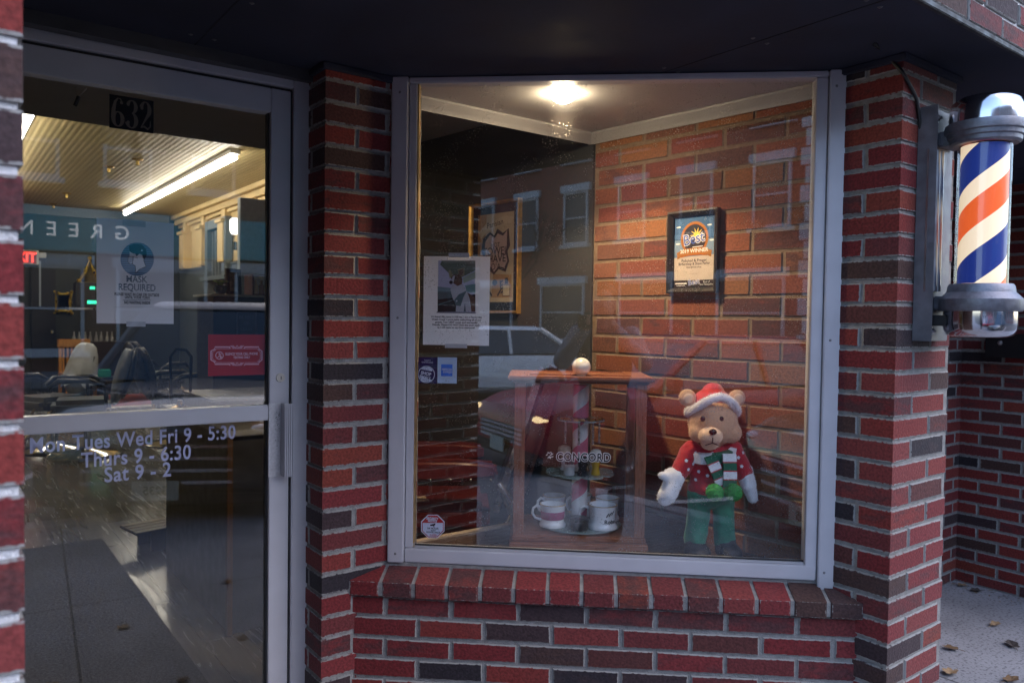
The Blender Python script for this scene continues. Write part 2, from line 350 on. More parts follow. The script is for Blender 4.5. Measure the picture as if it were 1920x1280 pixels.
# ------------------------------------------------------------------ ground, pavement, road, sky
W_ = FA.M
def struct(name, mb, mat, **k):
    o = mb.build(name, mat, None, M=k.pop('M', W_.copy()), **k); o['kind'] = 'structure'; return o
def paving_mat(name, col, joint=1.5, speck=.5):
    m, nt, o = newmat(name); b = N(nt, 'ShaderNodeBsdfPrincipled'); b.inputs['Roughness'].default_value = .8
    tc = N(nt, 'ShaderNodeTexCoord')
    n1 = N(nt, 'ShaderNodeTexNoise'); n1.inputs['Scale'].default_value = 75; n1.inputs['Detail'].default_value = 3; L(nt, tc.outputs['Object'], n1.inputs['Vector'])
    n2 = N(nt, 'ShaderNodeTexNoise'); n2.inputs['Scale'].default_value = 2.2; n2.inputs['Detail'].default_value = 8; L(nt, tc.outputs['Object'], n2.inputs['Vector'])
    cr = N(nt, 'ShaderNodeValToRGB'); cr.color_ramp.elements[0].position = .33; cr.color_ramp.elements[0].color = (col[0] * .4, col[1] * .4, col[2] * .42, 1); cr.color_ramp.elements[1].position = .48; cr.color_ramp.elements[1].color = (*col, 1)
    L(nt, n1.outputs['Fac'], cr.inputs[0])
    mr = N(nt, 'ShaderNodeMapRange'); mr.inputs['From Min'].default_value = .3; mr.inputs['From Max'].default_value = .7; mr.inputs['To Min'].default_value = .7; mr.inputs['To Max'].default_value = 1.15; L(nt, n2.outputs['Fac'], mr.inputs['Value'])
    s = N(nt, 'ShaderNodeVectorMath', operation='SCALE'); L(nt, cr.outputs[0], s.inputs[0]); L(nt, mr.outputs[0], s.inputs['Scale'])
    last = s.outputs[0]
    if joint:
        bt = N(nt, 'ShaderNodeTexBrick'); bt.offset = 0; bt.inputs['Scale'].default_value = 1; bt.inputs['Brick Width'].default_value = joint; bt.inputs['Row Height'].default_value = joint; bt.inputs['Mortar Size'].default_value = .006
        bt.inputs['Color1'].default_value = (1, 1, 1, 1); bt.inputs['Color2'].default_value = (.93, .93, .95, 1); bt.inputs['Mortar'].default_value = (.3, .3, .3, 1)
        mp = N(nt, 'ShaderNodeMapping'); mp.inputs['Location'].default_value = (.35, .62, 0); L(nt, tc.outputs['Object'], mp.inputs[0]); L(nt, mp.outputs[0], bt.inputs['Vector'])
        mm = N(nt, 'ShaderNodeMix', data_type='RGBA', blend_type='MULTIPLY'); mm.inputs['Factor'].default_value = 1; L(nt, last, mm.inputs['A']); L(nt, bt.outputs['Color'], mm.inputs['B']); last = mm.outputs['Result']
    L(nt, last, b.inputs['Base Color'])
    bp = N(nt, 'ShaderNodeBump'); bp.inputs['Strength'].default_value = .5; bp.inputs['Distance'].default_value = .003; L(nt, n1.outputs['Fac'], bp.inputs['Height']); L(nt, bp.outputs[0], b.inputs['Normal'])
    L(nt, b.outputs[0], o.inputs[0]); return m
PAVE = paving_mat('pavement_concrete', (.285, .285, .30))
ASPH = paving_mat('asphalt', (.055, .055, .06), joint=0)
SL_ = [(-6.9, 4), (-3.2, 3), (.6, 2)]
for k, (x_, q_) in enumerate(SL_):
    dl = Vector((.42, -.907)); nl = Vector((.907, .42)) * .06; p_ = Vector((x_, -2.59)); e_ = p_ + dl * 5.2
    struct('parking_line', MB().quad(*[(c_.x, c_.y, -.1305) for c_ in (p_ - nl, e_ - nl, e_ + nl, p_ + nl)][::-1]), P('road_paint', (.62, .62, .62), .7, noise=.25, nscale=40))
struct('ground', MB().quad((-150, -150, -.17), (150, -150, -.17), (150, 150, -.17), (-150, 150, -.17)), ASPH)
struct('road', MB().box(-90, 90, -15.5, -2.55, -.165, -.135), ASPH)
pv = MB(); pv.box(-60, 60, -2.35, -.0, -.16, 0); pv.box(-2.3, 2.6, .0, 1.33, -.16, 0)
struct('pavement', pv, PAVE)
struct('kerb', MB().box(-60, 60, -2.55, -2.352, -.16, .004), P('granite_kerb', (.33, .33, .34), .8, noise=.3, nscale=120, bump=.3), bevel=.01)
struct('pavement_opposite', MB().box(-60, 60, -19.0, -15.5, -.16, 0), PAVE)

# ------------------------------------------------------------------ brickwork of the shopfront
SOF = 2.25
def brick_thing(name, label, cat, fr, mb_mortar_boxes, faces, mat=None, extra=None):
    mb = MB(); mb.m(1)
    for b in mb_mortar_boxes:
        if isinstance(b, dict): mb.plan(b['poly'], b['z0'], b['z1'])
        else: mb.box(*b)
    pad(mb); mb.m(0)
    for f in faces: brick_face(mb, *f[:5], **f[5])
    return mb
REC = .0045
# right pier, carrying the barber pole
FR_R = FA
mb = MB(); mb.m(1); mb.box(REC, .342, REC, .2135, 0, SOF); pad(mb); mb.m(0)
brick_face(mb, (0, 0), (.346, 0), 0, SOF, 'rf', cL='rc', offs=(.10675, 0), phase=0)
brick_face(mb, (0, .2135), (0, 0), 0, SOF, 'rl', cR='rc', offs=(0, .10675), phase=0)
brick_face(mb, (.346, 0), (.346, .2135), 0, SOF, 'rr', offs=(0, .10675))
r_pier = mb.build('brick_pier', [BRICK, MORTAR], None, M=FR_R.M.copy())
tag(r_pier, 'red brick pier right of the display window, carrying the lit barber pole', 'pier')
# middle pier between the door and the window
LC = (-.582, 2.371)
FR_L = Frame(*LC, 0, 37)
mb = MB(); mb.m(1); mb.box(REC, .34, REC, .42, 0, SOF); pad(mb); mb.m(0)
brick_face(mb, (0, 0), (.345, 0), 0, SOF, 'lf', cL='lc', offs=(.10675, 0))
brick_face(mb, (0, .1601), (0, 0), 0, SOF, 'll', cR='lc', offs=(.05, .157))
l_pier = mb.build('brick_pier', [BRICK, MORTAR], None, M=FR_L.M.copy())
tag(l_pier, 'narrow red brick pier between the glass door and the display window', 'pier')
# near pillar at the left edge, with the wing wall running back to the door
FR_N = FA.sub(-2.149, -.155, 0, 0)
mb = MB(); mb.m(1); mb.box(-.50, -REC, REC, .05, 0, 3.3); pad(mb); mb.m(0)
brick_face(mb, (-.5, 0), (0, 0), 0, 3.3, 'nf', cR='nc', offs=(0, .10675), zref=.017)
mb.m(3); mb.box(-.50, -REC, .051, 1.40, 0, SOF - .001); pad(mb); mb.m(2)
brick_face(mb, (0, 0), (0, 1.40), 0, SOF, 'ns', cL='nc', offs=(.10675, 0), zref=.017)  # inner face of the wing wall, its shade painted into the bricks
n_pier = mb.build('brick_pillar', [BRICK, MORTAR_W, BRICK_SHADE, MORTAR_SHADE], None, M=FR_N.M.copy())
tag(n_pier, 'out of focus red brick pillar with wide pale joints at the left edge', 'pillar')
# wall under the window with its sill course of headers
FR_S = Frame(-.513, 2.423, 0, -5.1)
SL = 1.592
wall = thing('brick_wall', 'low red brick wall with pale mortar under the display window', 'wall', FR_S)
mb = MB(); mb.m(1); mb.box(-.03, SL + .05, .018 + REC, .20, 0, .60); pad(mb); mb.m(0)
brick_face(mb, (-.03, .018), (SL + .06, .018), 0, .585, 'sw', offs=(.065, .172), zref=.585 - 9 * CRS)
mb.build('brickwork', [BRICK, MORTAR], wall)
mb = MB(); mb.m(1)
mb.plan([(-.03, .004), (SL + .01, .004), (SL + .01, .13), (-.03, .13)], .589, .632)
for v in mb.v[-4:]: v.z += (v.y - .004) * .26
pad(mb); mb.m(0)
nb = 15; pw = SL / nb
for i in range(nb):      # each sill brick a full lump, header outwards, sloping a little to shed water
    x0 = i * pw + .006; x1 = (i + 1) * pw - .006; tn = tone_of(('sill', i)); z0 = .585 + RND.uniform(-.001, .001); z1 = .6365 + RND.uniform(-.001, .001); dy = RND.uniform(-.002, .002)
    k = len(mb.v)
    def rr(i_, zA, zB, y): return [Vector((x0 + i_, y, zA)), Vector((x1 - i_, y, zA)), Vector((x1 - i_, y, zB)), Vector((x0 + i_, y, zB))]
    q = .004
    ra = mb.ring(rr(0, z0, z1 + .034, .125)); r_b = mb.ring(rr(0, z0, z1 - q * .5, q + dy)); rc_ = mb.ring(rr(q, z0 + q, z1 - q, dy)); rd = mb.ring(rr(q + .006, z0 + q + .006, z1 - q - .006, dy))
    mb.bridge(ra, r_b); mb.bridge(r_b, rc_); mb.bridge(rc_, rd); mb._f(rd)
    for e in (.6, .6, .3, 1):
        for j in range(4): mb.att.append((tn[0], tn[1], e))
sill = mb.build('sill_course', [BRICK, MORTAR], wall)
bv = MB(); bv.box(-.02, SL - .02, .090, .125, .640, .6735); bv.build('mortar_bed', MORTAR, wall, bevel=.004)

# set-back wall at the right
mb = MB(); mb.m(1); mb.box(.30, 2.52, .86 + REC, 1.05, 0, SOF); mb.box(2.50 + REC, 2.72, -.5, 1.05, 0, SOF); pad(mb); mb.m(0)
brick_face(mb, (.30, .86), (2.50, .86), 0, SOF, 'bk', cR='bc', offs=(0, .10675))
brick_face(mb, (2.50, .86), (2.50, -.5), 0, SOF, 'bs', cL='bc', offs=(.10675, 0))
tag(mb.build('brick_wall', [BRICK, MORTAR], None, M=W_.copy()), 'shaded brick walls of the recess beyond the barber pole', 'wall')
# canopy over the shopfront: painted soffit, brick fascia
canopy = thing('canopy', 'dark painted canopy soffit with a brick fascia over the shopfront', 'canopy', FA)
SOFM = P('soffit_paint', (.036, .039, .056), .92, spec=.15, noise=.25, nscale=6, bump=.15, bscale=60)
sb = MB(); sb.box(-2.8, 2.9, -.188, 1.285, SOF, SOF + .05); sb.build('soffit', SOFM, canopy)
sb = MB(); sb.box(-2.8, 2.9, -.2045, -.1895, SOF - .004, SOF + .012); sb.build('edge_trim', P('dark_steel', (.012, .012, .014), .6, .0, noise=.3), canopy, bevel=.002)
mb = MB(); mb.m(1); mb.box(-2.8, 2.9, -.197, -.06, SOF + .052, 3.6); pad(mb); mb.m(0)
brick_face(mb, (-2.8, -.205), (2.9, -.205), SOF + .013, 3.6, 'fs', zref=SOF + .008, offs=(.06, .167))
mb.build('fascia', [BRICK, MORTAR_W], canopy)
for x_ in (-1.62, -.40, .82, 2.04):
    sb = MB(); sb.box(x_, x_ + .004, -.187, 1.28, SOF - .0012, SOF - .0002); sb.build('panel_seam', P('seam_shadow', (.006, .006, .008), .9), canopy)
    for y_ in (-.12, .2, .52, .84, 1.16):
        for d_ in (-.03, .034): MB().lathe([(0, SOF - .0028), (.004, SOF - .0024), (.0065, SOF - .0004)], (x_ + d_, y_, 0), 10).build('panel_screw', P('dull_screw', (.10, .10, .105), .5, .6), canopy)
# cover boards round the pier heads
for fr, x0, x1, y0, y1 in ((FR_L, -.012, .25, -.012, .165), (FR_R, -.012, .354, -.012, .20)):
    sb = MB(); sb.box(x0, x1, y0, y1, SOF - .022, SOF - .001)
    q = sb.build('pier_cap_board', SOFM, canopy, bevel=.003); q.matrix_world = fr.M.copy()
bpy.context.view_layer.update()
# upper storey above the canopy (seen only from other positions)
mb = MB(); mb.m(1); mb.box(-3.4, 3.4, -.05, .0, 3.61, 6.5)
tag(mb.build('upper_wall', [BRICK, P('upper_brick', (.20, .06, .05), .9, noise=.4, nscale=9, bump=.4)], None, M=W_.copy()), 'brick upper storey over the shopfront canopy', 'wall')

# ------------------------------------------------------------------ display window
ALU = P('aluminium', (.50, .50, .53), .36, .5, noise=.05, nscale=9, bump=.05, bscale=400)
ALU_W = P('painted_aluminium', (.54, .54, .575), .40, .30, noise=.05, nscale=9, bump=.05, bscale=300)
DARKJ = P('dark_gasket', (.02, .02, .022), .7)
BR = P('brass_bead', (.55, .40, .20), .35, .8, noise=.2)
FW = Frame(-.390, 2.515, 0, -5.5)
WL = 1.387; WB, WT = .672, 2.247
window = thing('shop_window', 'large display window in a pale aluminium frame between two brick piers', 'window', FW.sub(0, 0, WB))
def wpart(name, mb, mat, **k): mb2 = mb; o = mb2.build(name, mat, window, **k); o.data.transform(Matrix.Translation((0, 0, -WB))); return o
m = MB(); m.box(-.006, .047, -.022, .05, WB, WT); wpart('frame_post', m, ALU_W, bevel=.003)
m = MB(); m.box(.049, .074, -.008, .04, WB + .047, WT - .02); wpart('frame_stop', m, ALU_W, bevel=.002)
m = MB(); m.box(.0745, .079, -.003, .02, WB + .062, WT - .02); wpart('glazing_bead', m, BR)
xr0 = FW.py(1519, 600).x; xr1 = FW.py(1541, 600).x; xr2 = FW.py(1566, 600).x
m = MB(); m.box(xr1 + .001, xr2 + .01, -.022, .05, WB - .04, WT); wpart('frame_post', m, ALU_W, bevel=.003)
m = MB(); m.box(xr0, xr1 - .001, -.010, .04, WB + .03, WT - .02); wpart('frame_stop', m, ALU_W, bevel=.002)
m = MB(); m.box(.0485, xr1 - .002, -.012, .04, WB, WB + .046); wpart('bottom_rail', m, ALU_W, bevel=.003)
m = MB(); m.box(.0795, xr0 - .002, -.004, .03, WB + .0465, WB + .054); wpart('glazing_bead', m, ALU, bevel=.001)
m = MB(); m.box(.048, xr1, -.012, .04, WT - .0185, WT); wpart('top_rail', m, ALU_W, bevel=.003)
m = MB(); m.box(.078, xr0 + .004, .008, .014, WB + .05, WT - .01); pane = wpart('glass_pane', m, GLASS)

CAULK = P('caulk', (.30, .29, .285), .8, noise=.35, nscale=60, bump=.6, bscale=120)
for x_, z_ in ((-.012, 0), (xr2 + .0105, -.04)):
    m = MB(); r_ = random.Random(5); prev = None
    for k in range(60):
        zz = WB + z_ + (WT - WB - z_) * k / 59; q = r_.uniform(-.0016, .0016); a_ = m.ring([(x_ - .004 + q, -.006, zz), (x_ + .005 + q, -.012 + q, zz), (x_ + .010, -.002, zz), (x_ + .010, .02, zz), (x_ - .004, .02, zz)])
        if prev: m.bridge(prev, a_)
        prev = a_
    wpart('caulk_bead', m, CAULK, smooth=60)
for x_, zs_ in ((.020, (WB + .03, WB + .8, WT - .05)), ((xr1 + xr2) / 2, (WB + .03, WB + .75, WT - .05))):
    for z_ in zs_:
        m = MB(); m.lathe([(0, .0018), (.003, .0016), (.0042, .0)], n=12, M=Matrix.Translation((x_, -.022, z_)) @ Matrix.Rotation(rad(90), 4, 'X')); wpart('frame_screw', m, P('frame_screw_metal', (.25, .25, .26), .4, .8))
m = MB(); m.box(.0795, xr0 - .002, .0005, .0075, WB + .0545, WB + .058); wpart('gasket', m, DARKJ)
# ------------------------------------------------------------------ entrance door
DR = (-.678, 2.499); TD = 34.5
FD0 = Frame(*DR, 0, TD); FD = FD0.sub(-.93, 0, 0); DW = .93
def dx(px, y=600): return FD.py(px, y).x
DTOP = 2.246
frame = thing('door_frame', 'pale aluminium frame around the glass entrance door', 'door frame', FD)
m = MB(); m.box(DW - .047, DW + .012, -.03, .06, 0, DTOP); m.build('jamb', ALU_W, frame, bevel=.003)
m = MB(); m.box(-.06, DW - .0475, -.03, .06, DTOP - .055, DTOP); m.build('head', ALU_W, frame, bevel=.003)
m = MB(); m.box(-.06, -.012, -.03, .06, 0, DTOP - .0555); m.build('jamb', ALU_W, frame, bevel=.003)
m = MB(); m.box(-.06, DW, -.04, .08, .0, .012); m.build('threshold', ALU, frame, bevel=.002)
m = MB(); m.box(DW - .0535, DW - .0475, -.012, .03, .012, DTOP - .0555); m.build('gasket', DARKJ, frame)
m = MB(); m.box(-.010, DW - .054, -.012, .03, DTOP - .0635, DTOP - .0555); m.build('gasket', DARKJ, frame)
door = thing('entrance_door', 'aluminium framed glass entrance door with painted opening hours', 'door', FD)
xs1 = DW - .054; xs0 = xs1 - .062; LT = DTOP - .064
m = MB(); m.box(xs0, xs1, -.02, .025, .014, LT); m.build('stile', ALU_W, door, bevel=.002)
m = MB(); m.box(-.009, .05, -.02, .025, .014, LT); m.build('stile', ALU_W, door, bevel=.002)
m = MB(); m.box(.0505, xs0 - .0005, -.02, .025, LT - .075, LT); m.build('top_rail', ALU_W, door, bevel=.002)
m = MB(); m.box(.0505, xs0 - .0005, -.02, .025, .014, .16); m.build('bottom_rail', ALU_W, door, bevel=.002)
zm = FD.py(480, 773).z
m = MB(); m.box(.0505, xs0 - .0005, -.022, .027, zm - .024, zm + .024); m.build('mid_rail', ALU, door, bevel=.003)
for zz0, zz1 in ((.155, zm - .02), (zm + .02, LT - .07)):
    m = MB(); m.box(.045, xs0 + .006, .001, .007, zz0, zz1); m.build('glass_pane', GLASS_D, door)
m = MB(); m.box(xs0 - .006, xs0 - .0005, -.004, .02, .16, LT - .075); m.build('gasket', DARKJ, door)
# lock cylinder
a = FD.py(522, 707); m = MB(); M_ = Matrix.Translation((a.x, -.021, a.z)) @ Matrix.Rotation(rad(90), 4, 'X')
m.lathe([(0, .006), (.008, .006), (.0095, .004), (.013, .004), (.0145, 0), (.0145, -.003)], n=28, M=M_); lk = m.build('lock', P('lock_brass', (.62, .58, .52), .3, .9), door, smooth=35)
m = MB(); m.box(a.x - .0012, a.x + .0012, -.0285, -.0265, a.z - .005, a.z + .005); m.build('keyhole', DARKJ, lk)
# pull handle: flat plate with a folded grip
p0 = FD.py(500, 755, -.03); p1 = FD.py(533, 893, -.03)
m = MB(); m.box(xs0 - .004, xs0 + .034, -.026, -.0205, p1.z, p0.z - .002); hp = m.build('pull_plate', P('worn_white_metal', (.50, .50, .52), .45, .3, noise=.15, nscale=120), door, bevel=.001)
m = MB(); m.prism([(xs0 + .034, p1.z + .004), (xs0 + .058, p1.z + .004), (xs0 + .058, p0.z - .003), (xs0 + .034, p0.z - .003)], -.062, -.058)
for q in (.035, .041, .047, .053): m.box(xs0 + q, xs0 + q + .003, -.066, -.0622, p1.z + .005, p0.z - .004)
m.box(xs0 + .0345, xs0 + .0385, -.058, -.0262, p1.z + .004, p0.z - .003)
m.build('grip', ALU, hp, bevel=.0006)
wr = MB(); rr_ = random.Random(3)
for k in range(46):
    zz = p0.z - .03 - abs(rr_.gauss(0, .05)); xx = xs0 + .022 + rr_.uniform(-.006, .008); s_ = rr_.uniform(.0006, .002)
    wr.flatpoly([(xx, zz), (xx + s_, zz + s_ * .3), (xx + s_ * .7, zz + s_ * 1.6), (xx - s_ * .4, zz + s_)], -.0263)
wr.build('paint_wear', DARKJ, hp)
# painted opening hours on the glass
HRS = K(178, 182, 214, .7)
m = MB()
for txt, (px0, py0), (px1, py1) in (('Mon Tues Wed Fri 9 - 5:30', (54, 847), (440, 823)), ('Thurs 9 - 6:30', (152, 874), (358, 861)), ('Sat 9 - 2', (195, 902), (320, 893))):
    a = FD.py(px0, py0, .0085); b = FD.py(px1, py1, .0085); vs, _ = text_geo(txt, 'LEFT', .018, 1.06, 1.0); w_ = max(v[0] for v in vs) - min(v[0] for v in vs)
    sz = .060
    m.text(txt, a.x, (a.z + b.z) / 2, sz, .0085, 'LEFT', .018, sx=(b.x - a.x) / (w_ * sz), sp=1.06)
m.build('lettering', HRS, door)
# street number on the glass: black plate, bodoni-like figures
a = FD.py(205, 243, .0085); b = FD.py(288, 186, .0085); zc = (FD.py(246, 214, .0085)).z; hh = .047; xw = b.x - a.x
m = MB(); m.box(a.x, b.x, .0082, .0086, zc - hh, zc + hh); num = m.build('number_plate', K(12, 11, 12), door)
def arc(cx, cz, rx, rz, a0, a1, n=18): return [(cx + rx * math.cos(rad(a0 + (a1 - a0) * i / n)), cz + rz * math.sin(rad(a0 + (a1 - a0) * i / n))) for i in range(n + 1)]
def wv(n, thin, thick, ph0, ph1, off=0): return [thin + (thick - thin) * abs(math.cos(rad(ph0 + (ph1 - ph0) * i / (n - 1)))) ** 1.5 for i in range(n)]
def digit(mb, ch, cx, cz, w, h, y):
    if ch == '6':
        p = arc(cx, cz - h * .24, w * .38, h * .25, 0, 360); mb.stroke(p, wv(len(p), .1 * w, .34 * w, 0, 360), y)
        p = [(cx + w * .33, cz + h * .36), (cx + w * .2, cz + h * .47), (cx, cz + h * .48), (cx - w * .22, cz + h * .36), (cx - w * .36, cz + h * .08), (cx - w * .40, cz - h * .24)]; mb.stroke(p, [.1 * w, .1 * w, .1 * w, .22 * w, .32 * w, .34 * w], y)
        mb.stroke(arc(cx + w * .30, cz + h * .34, w * .07, w * .07, 0, 360, 10), w * .14, y)
    if ch == '3':
        p = arc(cx, cz + h * .25, w * .34, h * .22, 160, -80); mb.stroke(p, wv(len(p), .1 * w, .32 * w, 160, -80), y)
        p = arc(cx - w * .02, cz - h * .23, w * .39, h * .26, 85, -165); mb.stroke(p, wv(len(p), .1 * w, .36 * w, 85, -165), y)
        for zz in (.32, -.30): mb.stroke(arc(cx - w * .30, cz + h * zz, w * .07, w * .07, 0, 360, 10), w * .14, y)
    if ch == '2':
        p = arc(cx, cz + h * .22, w * .35, h * .27, 165, -30); p += [(cx - w * .05, cz - h * .18), (cx - w * .36, cz - h * .42)]
        mb.stroke(p, wv(len(p) - 2, .1 * w, .34 * w, 165, -20) + [.16 * w, .1 * w], y)
        mb.stroke([(cx - w * .40, cz - h * .43), (cx - w * .1, cz - h * .38), (cx + w * .2, cz - h * .46), (cx + w * .42, cz - h * .36), (cx + w * .42, cz - h * .16)], [.1 * w, .2 * w, .2 * w, .12 * w, .06 * w], y)
        mb.stroke(arc(cx - w * .29, cz + h * .26, w * .07, w * .07, 0, 360, 10), w * .14, y)
m = MB()
for i, ch in enumerate('632'): digit(m, ch, a.x + xw * (.19 + .31 * i), zc, xw * .27, hh * 1.72, .0078)
m.build('figures', K(128, 116, 100), num)
# little clip hanging on a wire from the top rail
a = FD.py(150, 185, .035); m = MB(); m.tube([(a.x - .012, .035, a.z + .03), (a.x - .006, .035, a.z), (a.x + .016, .035, a.z + .03)], .0012)
clip = m.build('wire_clip', P('clip_metal', (.35, .34, .33), .3, .9), None, M=FD.M.copy())
tag(clip, 'small dark clip hanging on a wire at the top of the door', 'clip')
m = MB(); m.tube([(a.x - .003, .035, a.z + .005), (a.x - .012, .035, a.z - .022)], .005); m.build('clip_body', DARKJ, clip)
# ------------------------------------------------------------------ display bay behind the window
FP = FA.sub(-.064, 1.218, 0, -83.7)            # plane of the right-hand inner wall
DZ, CZ, DROP = .68, 2.235, 2.385
WHITE = P('white_paint', (.50, .49, .49), .5, noise=.06, nscale=5)
def fa2(p): q = FA.l(p); return (q.x, q.y)
bay = [fa2(FW.w(.0, .045, 0)), fa2(FW.w(WL + .03, .045, 0)), (.06, .15), (-.064, 1.218), (-.915, 1.236)]
WOODD = P('dark_floor_wood', (.055, .035, .028), .38, noise=.35, nscale=9, aniso=(1, 8, 1), bump=.1)
m = MB(); m.plan(bay, DZ - .03, DZ); struct('display_floor', m, WOODD)
m = MB()
m.box(-.90, -.066, 1.236, 1.262, DZ - .06, DZ + .006)
nose = m.build('platform_edge', P('pale_wood_edge', (.42, .33, .24), .5, noise=.25, nscale=30), None, M=W_.copy()); tag(nose, 'pale wooden edge strip along the back of the display platform', 'edge strip')
m = MB(); m.box(-.90, -.066, 1.24, 1.259, 0, DZ - .061); tag(m.build('platform_riser', P('riser_paint', (.05, .05, .055), .6), None, M=W_.copy()), 'dark riser board under the display platform facing the shop', 'board')
m = MB(); m.plan(bay, CZ, CZ + .012); struct('display_ceiling', m, WHITE)
# crown moulding along the brick wall and along the beam
mo = thing('crown_moulding', 'white crown moulding around the display ceiling', 'moulding', FP)
m = MB(); m.prism([(0, 0), (0, 0), (0, 0)], 0, 0) if False else None
def crown(mb, x0, x1):
    pr = [(-.004, CZ - .044), (-.008, CZ - .044), (-.010, CZ - .036), (-.017, CZ - .027), (-.027, CZ - .014), (-.031, CZ - .008), (-.031, CZ - .0005), (-.004, CZ - .0005)]
    a = mb.ring([Vector((x0, y, z)) for y, z in pr]); b = mb.ring([Vector((x1, y, z)) for y, z in pr]); mb.bridge(a, b); mb._f(a[::-1]); mb._f(b)
TRIMW = P('trim_grey', (.30, .295, .30), .5, noise=.06, nscale=5)
m = MB(); crown(m, -.03, 1.06); m.build('moulding_run', TRIMW, mo, smooth=30)
FBK = FA.sub(-.92, 1.238, 0, 0)
m = MB(); crown(m, 0, .86); q = m.build('moulding_run', TRIMW, mo, smooth=30); bpy.context.view_layer.update(); q.matrix_world = FBK.M.copy()
m = MB(); m.box(-2.2, .02, 1.24, 1.283, CZ - .02, 2.55); struct('display_beam', m, P('beam_paint', (.045, .045, .05), .6, noise=.2))
# inner right wall: bare brick in the bay, painted beyond it
bw = thing('inner_brick_wall', 'warm lit bare brick wall on the right inside the display', 'wall', FP)
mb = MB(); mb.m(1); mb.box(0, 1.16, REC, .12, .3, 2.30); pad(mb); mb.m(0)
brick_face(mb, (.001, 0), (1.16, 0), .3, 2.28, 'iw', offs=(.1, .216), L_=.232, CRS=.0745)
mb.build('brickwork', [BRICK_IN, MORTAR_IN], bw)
GREYW = P('grey_wall_paint', (.040, .045, .052), .55, noise=.12, nscale=4, bump=.05, bscale=80)
m = MB(); m.box(-1.86, -.001, -.006, .12, 0, DROP + .05); tag(m.build('painted_wall', GREYW, None, M=FP.M.copy()), 'dark grey painted wall behind the display with the framed towel shave print', 'wall')
# recessed ceiling lamp
lp = at_z(1056, 176, CZ); FLP = Frame(lp.x, lp.y, CZ, 0)
lampo = thing('ceiling_lamp', 'small lit lamp in the white display ceiling', 'lamp', FLP)
m = MB(); m.lathe([(.050, -.001), (.053, -.003), (.047, -.006), (.044, -.002)], n=36); m.build('trim_ring', WHITE, lampo, smooth=40)
m = MB(); m.lathe([(0, -.030), (.020, -.028), (.036, -.018), (.043, -.003)], n=28); m.build('bulb', EM('bulb_glow', (1, .78, .50), 70), lampo, smooth=60)
sl = bpy.data.lights.new('ceiling_lamp_light', 'SPOT'); sl.energy = 12; sl.color = (1, .72, .42); sl.spot_size = rad(130); sl.spot_blend = .3; sl.shadow_soft_size = .03
so = bpy.data.objects.new('lamp_light', sl); COL.objects.link(so); so.parent = lampo; so.location = (0, 0, -.042)

# ------------------------------------------------------------------ framed prints on the inner wall
def framed(name, label, cat, fr, x0, x1, z0, z1, wd, dep, fmat, paint):
    t = thing(name, label, cat, fr.sub((x0 + x1) / 2, 0, (z0 + z1) / 2)); hw, hh = (x1 - x0) / 2, (z1 - z0) / 2
    m = MB()
    for a, b in (((-hw, -hh), (hw, -hh)), ((hw, -hh), (hw, hh)), ((hw, hh), (-hw, hh)), ((-hw, hh), (-hw, -hh))):
        d = (Vector(b) - Vector(a)).normalized(); n = Vector((-d.y, d.x)); A = Vector(a); B = Vector(b)
        pr = [(0, -.006), (0, -dep), (wd * .35, -dep - .003), (wd * .65, -dep + .002), (wd, -dep * .55), (wd, -.006)]
        ra = m.ring([Vector((A.x + d.x * o_ + n.x * o_, y, A.y + d.y * o_ + n.y * o_)) for o_, y in pr]); rb = m.ring([Vector((B.x - d.x * o_ + n.x * o_, y, B.y - d.y * o_ + n.y * o_)) for o_, y in pr]); m.bridge(ra, rb)
    m.build('frame', fmat, t, smooth=30)
    m = MB(); mats = paint(m, hw - wd, hh - wd); m.build('print', mats, t)
    return t
GOLD = P('gold_frame', (.55, .32, .08), .38, .7, noise=.25, nscale=40)
a = FP.py(886, 470, 0); b = FP.py(980, 470, 0); ztop = FP.py(978, 372, 0).z; zbot = FP.py(978, 588, 0).z
